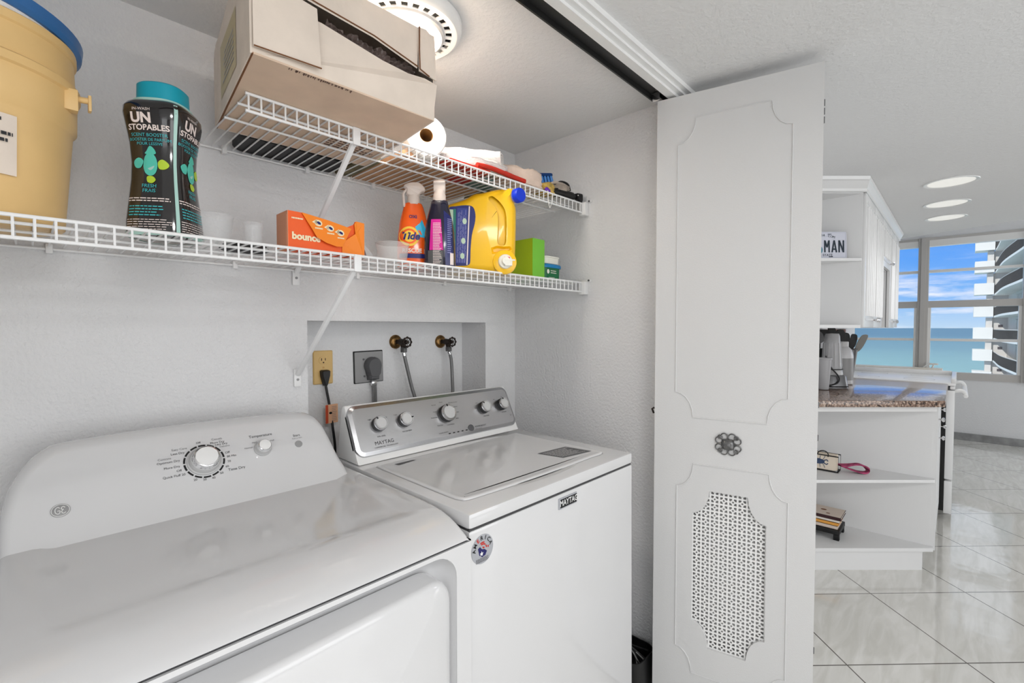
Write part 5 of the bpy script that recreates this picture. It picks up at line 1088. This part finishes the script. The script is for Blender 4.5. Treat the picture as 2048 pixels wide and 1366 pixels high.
# counter items
CZ_ = .9505
bx_, by_ = 3.605, .585
kb = thing('blender', 'compact countertop blender with clear upside-down cup and metallic base', 'blender', (bx_, by_, CZ_))
TBl = Matrix.Translation((bx_, by_, CZ_)) @ Matrix.Rotation(-YAW, 4, 'Z')
ob('base', MB().lathe([(.076, 0), (.078, .004), (.076, .012), (.068, .075), (.062, .085)], 40, T=TBl, expo=4), 'blender_metal', kb)
ob('base_ring', MB().lathe([(.0785, .010), (.0795, .014), (.0775, .018)], 40, T=TBl, expo=4, caps=(False, False)), 'black', kb)
ob('collar', MB().lathe([(.060, .085), (.062, .088), (.058, .118), (.056, .120)], 40, T=TBl), 'lgrey', kb); ob('collar_ring', MB().lathe([(.0625, .119), (.0625, .124)], 40, T=TBl), 'black', kb)
ob('cup', MB().lathe([(.055, .122), (.056, .14), (.052, .17), (.047, .27), (.042, .335), (.036, .350), (.0005, .352)], 40, T=TBl, caps=(False, False)), 'cup_haze', kb)
mb = MB()
for k in range(10): a = 2*pi*k/10; mb.tube([TBl @ Vector((.055*cos(a), .055*sin(a), .14)), TBl @ Vector((.047*cos(a), .047*sin(a), .29))], .0022, 5)
ob('cup_ribs', mb, 'lgrey', kb)
ob('cord', MB().tube(catmull([Vector(p) for p in ((3.50, .60, CZ_+.21), (3.515, .575, CZ_+.14), (3.545, .535, CZ_+.075), (3.53, .545, CZ_+.035), (3.47, .60, CZ_+.02))], 5), .0045, 6), 'black', kb)
tj = thing('supplement_jar', 'big round-shouldered pale grey jar with screw lid next to the blender', 'jar', (3.90, .580, CZ_))
TJ = Matrix.Translation((3.90, .580, CZ_))
ob('jar', MB().lathe([(.066, 0), (.072, .006), (.072, .19), (.071, .20), (.062, .235), (.045, .255), (.038, .26)], 40, T=TJ), 'jar_plastic', tj); ob('label_band', MB().lathe([(.0724, .03), (.0727, .04), (.0727, .17), (.0724, .18)], 40, T=TJ, caps=(False, False)), 'grey', tj)
ob('lid', MB().lathe([(.043, .258), (.043, .290), (.040, .293), (.0005, .293)], 32, T=TJ), 'lgrey', tj)
tag(ob('plastic_tumbler', MB().lathe([(.0005, .002), (.026, .002), (.030, .006), (.042, .19), (.046, .192), (.046, .20), (.043, .20), (.028, .010)], 32, T=Matrix.Translation((3.44, .60, CZ_)), caps=(False, False)), 'cup_haze'), 'clear ribbed tumbler beside the closet door edge on the counter', 'tumbler')
uh = thing('utensil_crock', 'tapered grey ribbed crock packed with black cooking utensils', 'utensil holder', (4.17, .60, CZ_))
TU2 = Matrix.Translation((4.17, .60, CZ_))
ob('crock', MB().lathe([(.045, 0), (.050, .01), (.075, .23), (.078, .235), (.074, .235), (.048, .012)], 32, T=TU2, caps=(True, False)), 'dgrey', uh)
mb = MB()
for k in range(14): a = 2*pi*k/14; mb.tube([TU2 @ Vector((.052*cos(a), .052*sin(a), .02)), TU2 @ Vector((.076*cos(a), .076*sin(a), .225))], .004, 5)
ob('crock_ribs', mb, 'grey', uh)
def utensil(name, label, tip, w_, h_, m, th_=.008, head='paddle', base=(4.17, .60)):
    t = thing(name, label, 'utensil', (base[0], base[1], CZ_+.03), 'black utensils in the grey crock' if m == 'black' else None)
    b0 = Vector((base[0], base[1], CZ_+.03)); tp = Vector(tip); d = (tp-b0).normalized(); neck = tp-d*h_
    ob('handle', MB().tube([b0+d*.0, neck+d*.02], .006, 8), m, t)
    F_ = frame(neck, tuple(Vector((CS, -SN, 0))), tuple(d))
    out_ = [(-w_*.25, 0), (w_*.25, 0), (w_*.5, h_*.3), (w_*.5, h_*.8), (w_*.3, h_), (-w_*.3, h_), (-w_*.5, h_*.8), (-w_*.5, h_*.3)]
    ob('head', MB().loft([(p.x, p.y) for p in catmull([Vector((a, c, 0)) for a, c in out_], 3, True)], [(.003, -th_/2), (0, 0), (.003, th_/2)], lambda u, v, q: F_(u, v, q+(.35*w_*((2*u/w_)**2) if head == 'spoon' else 0))), m, t)
utensil('spatula', 'black slotted turner leaning left in the grey crock', (4.02, .66, 1.345), .06, .12, 'black'); utensil('spatula', 'wide black spatula upright in the grey crock', (4.12, .62, 1.325), .065, .13, 'black'); utensil('serving_spoon', 'black serving spoon with curved bowl in the grey crock', (4.18, .60, 1.300), .05, .12, 'black', head='spoon')
utensil('serving_spoon', 'black ladle-like spoon leaning right in the grey crock', (4.25, .56, 1.29), .05, .12, 'black', head='spoon'); utensil('wooden_spatula', 'greyish flat wooden spatula leaning right toward the window', (4.36, .50, 1.285), .06, .15, 'utensil_grey')
ko = thing('utensil_pot', 'short dark pot behind the blender holding rounded black utensils', 'utensil holder', (3.66, .67, CZ_))
ob('pot', MB().lathe([(.040, 0), (.045, .01), (.045, .25), (.043, .25)], 28, T=Matrix.Translation((3.66, .67, CZ_))), 'black', ko)
utensil('ladle', 'round black ladle rising behind the blender cup', (3.74, .675, 1.325), .085, .085, 'black', .02, 'spoon', base=(3.66, .67)); utensil('strainer', 'round dark grey strainer at the far left behind the blender', (3.53, .675, 1.32), .085, .09, 'dgrey', .02, 'spoon', base=(3.66, .67))
# shelf objects in base unit
nh = thing('napkin_holder', 'black wire napkin holder with scroll top on the middle shelf', 'napkin holder', (3.20, .58, .5075))
mb = MB()
for x in (3.185, 3.255):
    mb.tube([(x, .475, .512), (x, .475, .600), (x, .70, .600), (x, .70, .512)], .0035, 6, closed=True)
for x in (3.185, 3.255):
    for y in (.478, .70): mb.tube([(3.185, y, .512), (3.255, y, .512)], .0035, 6)
ob('wire_frame', mb, 'black', nh)
for cy_, s_ in ((.545, 1), (.615, -1)):
    mb = MB(); mb.tube([(3.183, cy_+s_*.032*cos(t)*(1-.1*t), .600+.030*sin(t)*(1-.1*t)) for t in [i*.25 for i in range(15)]], .003, 6); ob('scroll', mb, 'black', nh)
ob('finial', MB().sphere((3.183, .58, .628), .008), 'silver', nh)
for y in (.485, .69): ob('ball_foot', MB().sphere((3.19, y, .5135), .006), 'silver', nh)
nk = thing('paper_napkins', 'stack of cream paper napkins printed with a blue crab', 'napkins', (3.22, .58, .516))
mb = MB()
for k in range(4): mb.box((3.190+.014*k, .484+.003*(k % 2), .5165), (3.202+.014*k, .698, .606-.004*(k % 2)))
ob('sheets', mb, 'napkin', nk, smooth=False)
NK = lambda u, v, z=0: (3.1895-z, .575-u, .560+v)
mb = MB(); mb.add([NK(.034*cos(t), .016*sin(t), .0004) for t in [2*pi*i/20 for i in range(20)]], [tuple(range(20))])
for s_ in (-1, 1):
    for k in range(4): x = -.022+.015*k; mb.tube([NK(x, s_*.010, .0006), NK(x+.006*(k-1.5), s_*.024, .0006), NK(x+.008*(k-1.5), s_*.034, .0006)], .0012, 4)
    mb.tube([NK(.030, s_*.008, .0006), NK(.044, s_*.014, .0006), NK(.050, s_*.006, .0006)], .003, 5)
ob('crab_print', mb, 'crab_blue', nk, smooth=False)
mb = MB(); pth = []
cs_ = Vector((3.262, .415, .5085+.030)); 
for i in range(40):
    t = 2*pi*i/40; pth.append(Vector((cs_.x+.038*cos(t)*.8+.03*sin(t)*0, cs_.y-.062*cos(t)+.006*sin(2*t), cs_.z+.017*sin(t)-.006*cos(t)+.008*sin(2*t))))
n_ = len(pth); vs = []
for i, p in enumerate(pth):
    w_ = .016+.005*sin(3*i/n_*2*pi)
    for a in (-1, 1): vs += [p+Vector((a*w_*.9, a*w_*.8, .004)), p+Vector((a*w_*.9, a*w_*.8, -.004))]
fs = []
for i in range(n_):
    j = (i+1) % n_; fs += [(4*i, 4*i+2, 4*j+2, 4*j), (4*i+1, 4*j+1, 4*j+3, 4*i+3), (4*i, 4*j, 4*j+1, 4*i+1), (4*i+2, 4*i+3, 4*j+3, 4*j+2)]
tag(ob('woven_strap', MB().add(vs, fs), 'strap_pink', ang=70), 'pink and purple woven strap looped on the middle shelf beside the napkins', 'strap')
fr_ = thing('footed_riser', 'low black wooden riser with block feet on the bottom shelf', 'riser', (3.24, .58, .1285))
ob('top', MB().box((3.150, .458, .162), (3.335, .712, .188)), 'black', fr_, bevel=.004)
for x in (3.155, 3.305):
    for y in (.460, .682): ob('foot', MB().box((x, y, .1285), (x+.026, y+.028, .163)), 'black', fr_, bevel=.002)
zz = .1885
for k, (h, m, x0, x1, y0, lb_) in enumerate(((.022, 'book_cream', 3.162, 3.315, .470, 'white paperback at the bottom of the stack on the riser'), (.020, 'book_orange', 3.158, 3.315, .466, 'orange-spined book second from the bottom of the stack'), (.016, 'pages', 3.156, 3.312, .460, 'thin pale book second from the top of the stack'), (.018, 'book_cream', 3.150, 3.310, .452, 'cream illustrated cookbook on top of the stack'))):
    bk = thing('book', lb_, 'book', ((x0+x1)/2, .58, zz), 'books stacked on the black riser')
    ob('cover', MB().box((x0, y0, zz), (x1, .71, zz+.002)).box((x0, y0, zz+h-.0025), (x1, .71, zz+h-.0004)).box((x0, y0, zz), (x0+.002, .71, zz+h-.0004)), m if k != 3 else 'book_dark', bk, smooth=False)
    ob('page_block', MB().box((x0+.002, y0+.003, zz+.002), (x1-.003, .709, zz+h-.0025)), 'pages' if k != 1 else 'book_orange', bk, smooth=False)
    if k == 3:
        ob('cover_art', MB().box((x0+.001, y0+.002, zz+h-.0004), (x1-.001, .709, zz+h)), 'book_cream', bk, smooth=False)
        mb = MB()
        for q, (a, c, r) in enumerate(((3.20, .60, .014), (3.26, .63, .010), (3.24, .55, .012), (3.19, .52, .008))): mb.add([(a+r*cos(t), c+r*1.3*sin(t), zz+h+.0004) for t in [2*pi*i/12 for i in range(12)]], [tuple(range(12))])
        ob('cover_print', mb, 'card_edge', bk, smooth=False)
    zz += h
# recessed cans
lbs = ('largest and nearest of the recessed ceiling cans over the kitchen', 'middle recessed can in the kitchen ceiling row', 'farthest recessed can in the kitchen ceiling row, by the window')
for (x, y), lb_ in zip(((3.578, .044), (4.175, .069), (4.702, .079)), lbs):
    c_ = thing('recessed_light', lb_, 'ceiling light', (x, y, CL), 'recessed lights in the kitchen ceiling'); T = Matrix.Translation((x, y, 0))
    ob('trim_ring', MB().lathe([(.118, CL-.0005), (.116, CL-.005), (.104, CL-.004), (.100, CL-.0008)], 48, T=T, caps=(False, False)), 'plastic_white', c_)
    ob('reflector', MB().lathe([(.100, CL-.0012), (.0005, CL-.0012)], 48, T=T, caps=(False, False)), 'can_glow', c_, smooth=False)
    light('can_light', 'SPOT', (x, y, CL-.02), 5, (1, .99, .97), target=(x, y, 0), spot_size=radians(120), spot_blend=.8, shadow_soft_size=.08)
mb = MB(); T = Matrix.Translation((.1, -.75, 0))
hl = thing('added_hall_lamp', 'unseen round white ceiling lamp added over the hallway for its fill light', 'ceiling light', (.1, -.75, CL)); ob('rim', MB().lathe([(.26, CL-.001), (.265, CL-.02), (.25, CL-.03)], 40, T=T, caps=(False, False)), 'plastic_white', hl)  # out-of-view fitting, added to go with the hall fill light

# ================================================================ OUTSIDE
sea = ob('sea', MB().add([(60, -9000, -31), (30000, -30000, -31), (30000, 30000, -31), (60, 9000, -31)], [(0, 1, 2, 3)]), 'sea', smooth=False)
tag(sea, 'calm blue green ocean beyond the window', 'sea'); sea['kind'] = 'stuff'
bd_ = thing('apartment_building', 'white high-rise with curved dark-railed balconies outside the window', 'building', (84, -4, -31))
FH = 2.76
def edge(t, off=0, amp=-.30):   # facade line: t metres from the far corner toward us
    return (84-t*.9995, -3.2-off-t*.031+amp*(cos(t*2*pi/27.)-1)*.5)
ts = [i*.75 for i in range(0, 54)]
for k in range(-6, 8):
    z = 1.34-1.30+FH*k+.0     # slab top level
    pl2 = [edge(t) for t in ts]; poly = pl2+[(edge(ts[-1], 1.9)[0], edge(ts[-1], 1.9)[1]), (84.3, -5.1), (84.3, -3.2)]
    ob('balcony_slab', MB().prism(poly[::-1] if True else poly, z-.22, z), 'bwhite', bd_, smooth=False)
    if k >= -5:
        ob('parapet_box', MB().box((82.8, -3.15, z-.12), (85.4, -1.42, z+1.30)), 'bwhite', bd_, smooth=False)
        mb = MB(); vs = []
        for t in ts: x, y = edge(t); vs += [(x, y-.08, z+.06), (x, y-.08, z+1.0)]
        mb.add(vs, [(2*i, 2*i+2, 2*i+3, 2*i+1) for i in range(len(ts)-1)]); rl = ob('railing', mb, 'brail', bd_, smooth=False)
        mb = MB()
        for i in range(len(ts)-1):
            for q_ in (0, .5): x, y = edge(ts[i]+.75*q_); mb.box((x-.03, y-.06, z), (x+.03, y-.0, z+1.02))
        ob('balusters', mb, 'black', rl, smooth=False)
        ob('rail_cap', MB().tube([(edge(t)[0], edge(t)[1]-.05, z+1.06) for t in ts], .05, 5), 'frame', rl)
    mb = MB().box((83.6, -3.1, z), (84.9, -2.55, z+FH-.2)); ob('column', mb, 'bwall', bd_, smooth=False)
    mb = MB().box((84.0, -4.45, z), (84.4, -3.0, z+FH-.2)); ob('end_wall', mb, 'bwall', bd_, smooth=False)
    # back wall of the balconies with doors and curtains
    a = edge(0, 1.25, 0); b_ = edge(39, 1.25, 0)
    ob('back_wall', MB().prism([a, b_, (b_[0], b_[1]-.5), (a[0], a[1]-.5)], z, z+FH-.2), 'bwall', bd_, smooth=False)
    for j in range(3):
        t0 = 8+9.5*j; q0 = edge(t0, 1.2, 0); q1 = edge(t0+5, 1.2, 0)
        wn = ob('sliding_door', MB().prism([q0, q1, (q1[0], q1[1]-.1), (q0[0], q0[1]-.1)], z+.05, z+2.2), 'bglass', bd_, smooth=False)
        mb = MB()
        for c in range(6): r0 = edge(t0+.2+.8*c, 1.17, 0); r1 = edge(t0+.55+.8*c, 1.17, 0); mb.prism([r0, r1, (r1[0], r1[1]-.05), (r0[0], r0[1]-.05)], z+.1, z+2.15)
        ob('curtain', mb, 'bcurtain', wn, smooth=False)
    mb = MB().box((83.94, -4.05, z+1.35), (84.0, -3.65, z+1.65)); ob('wall_sign', mb, 'brail', bd_, smooth=False)
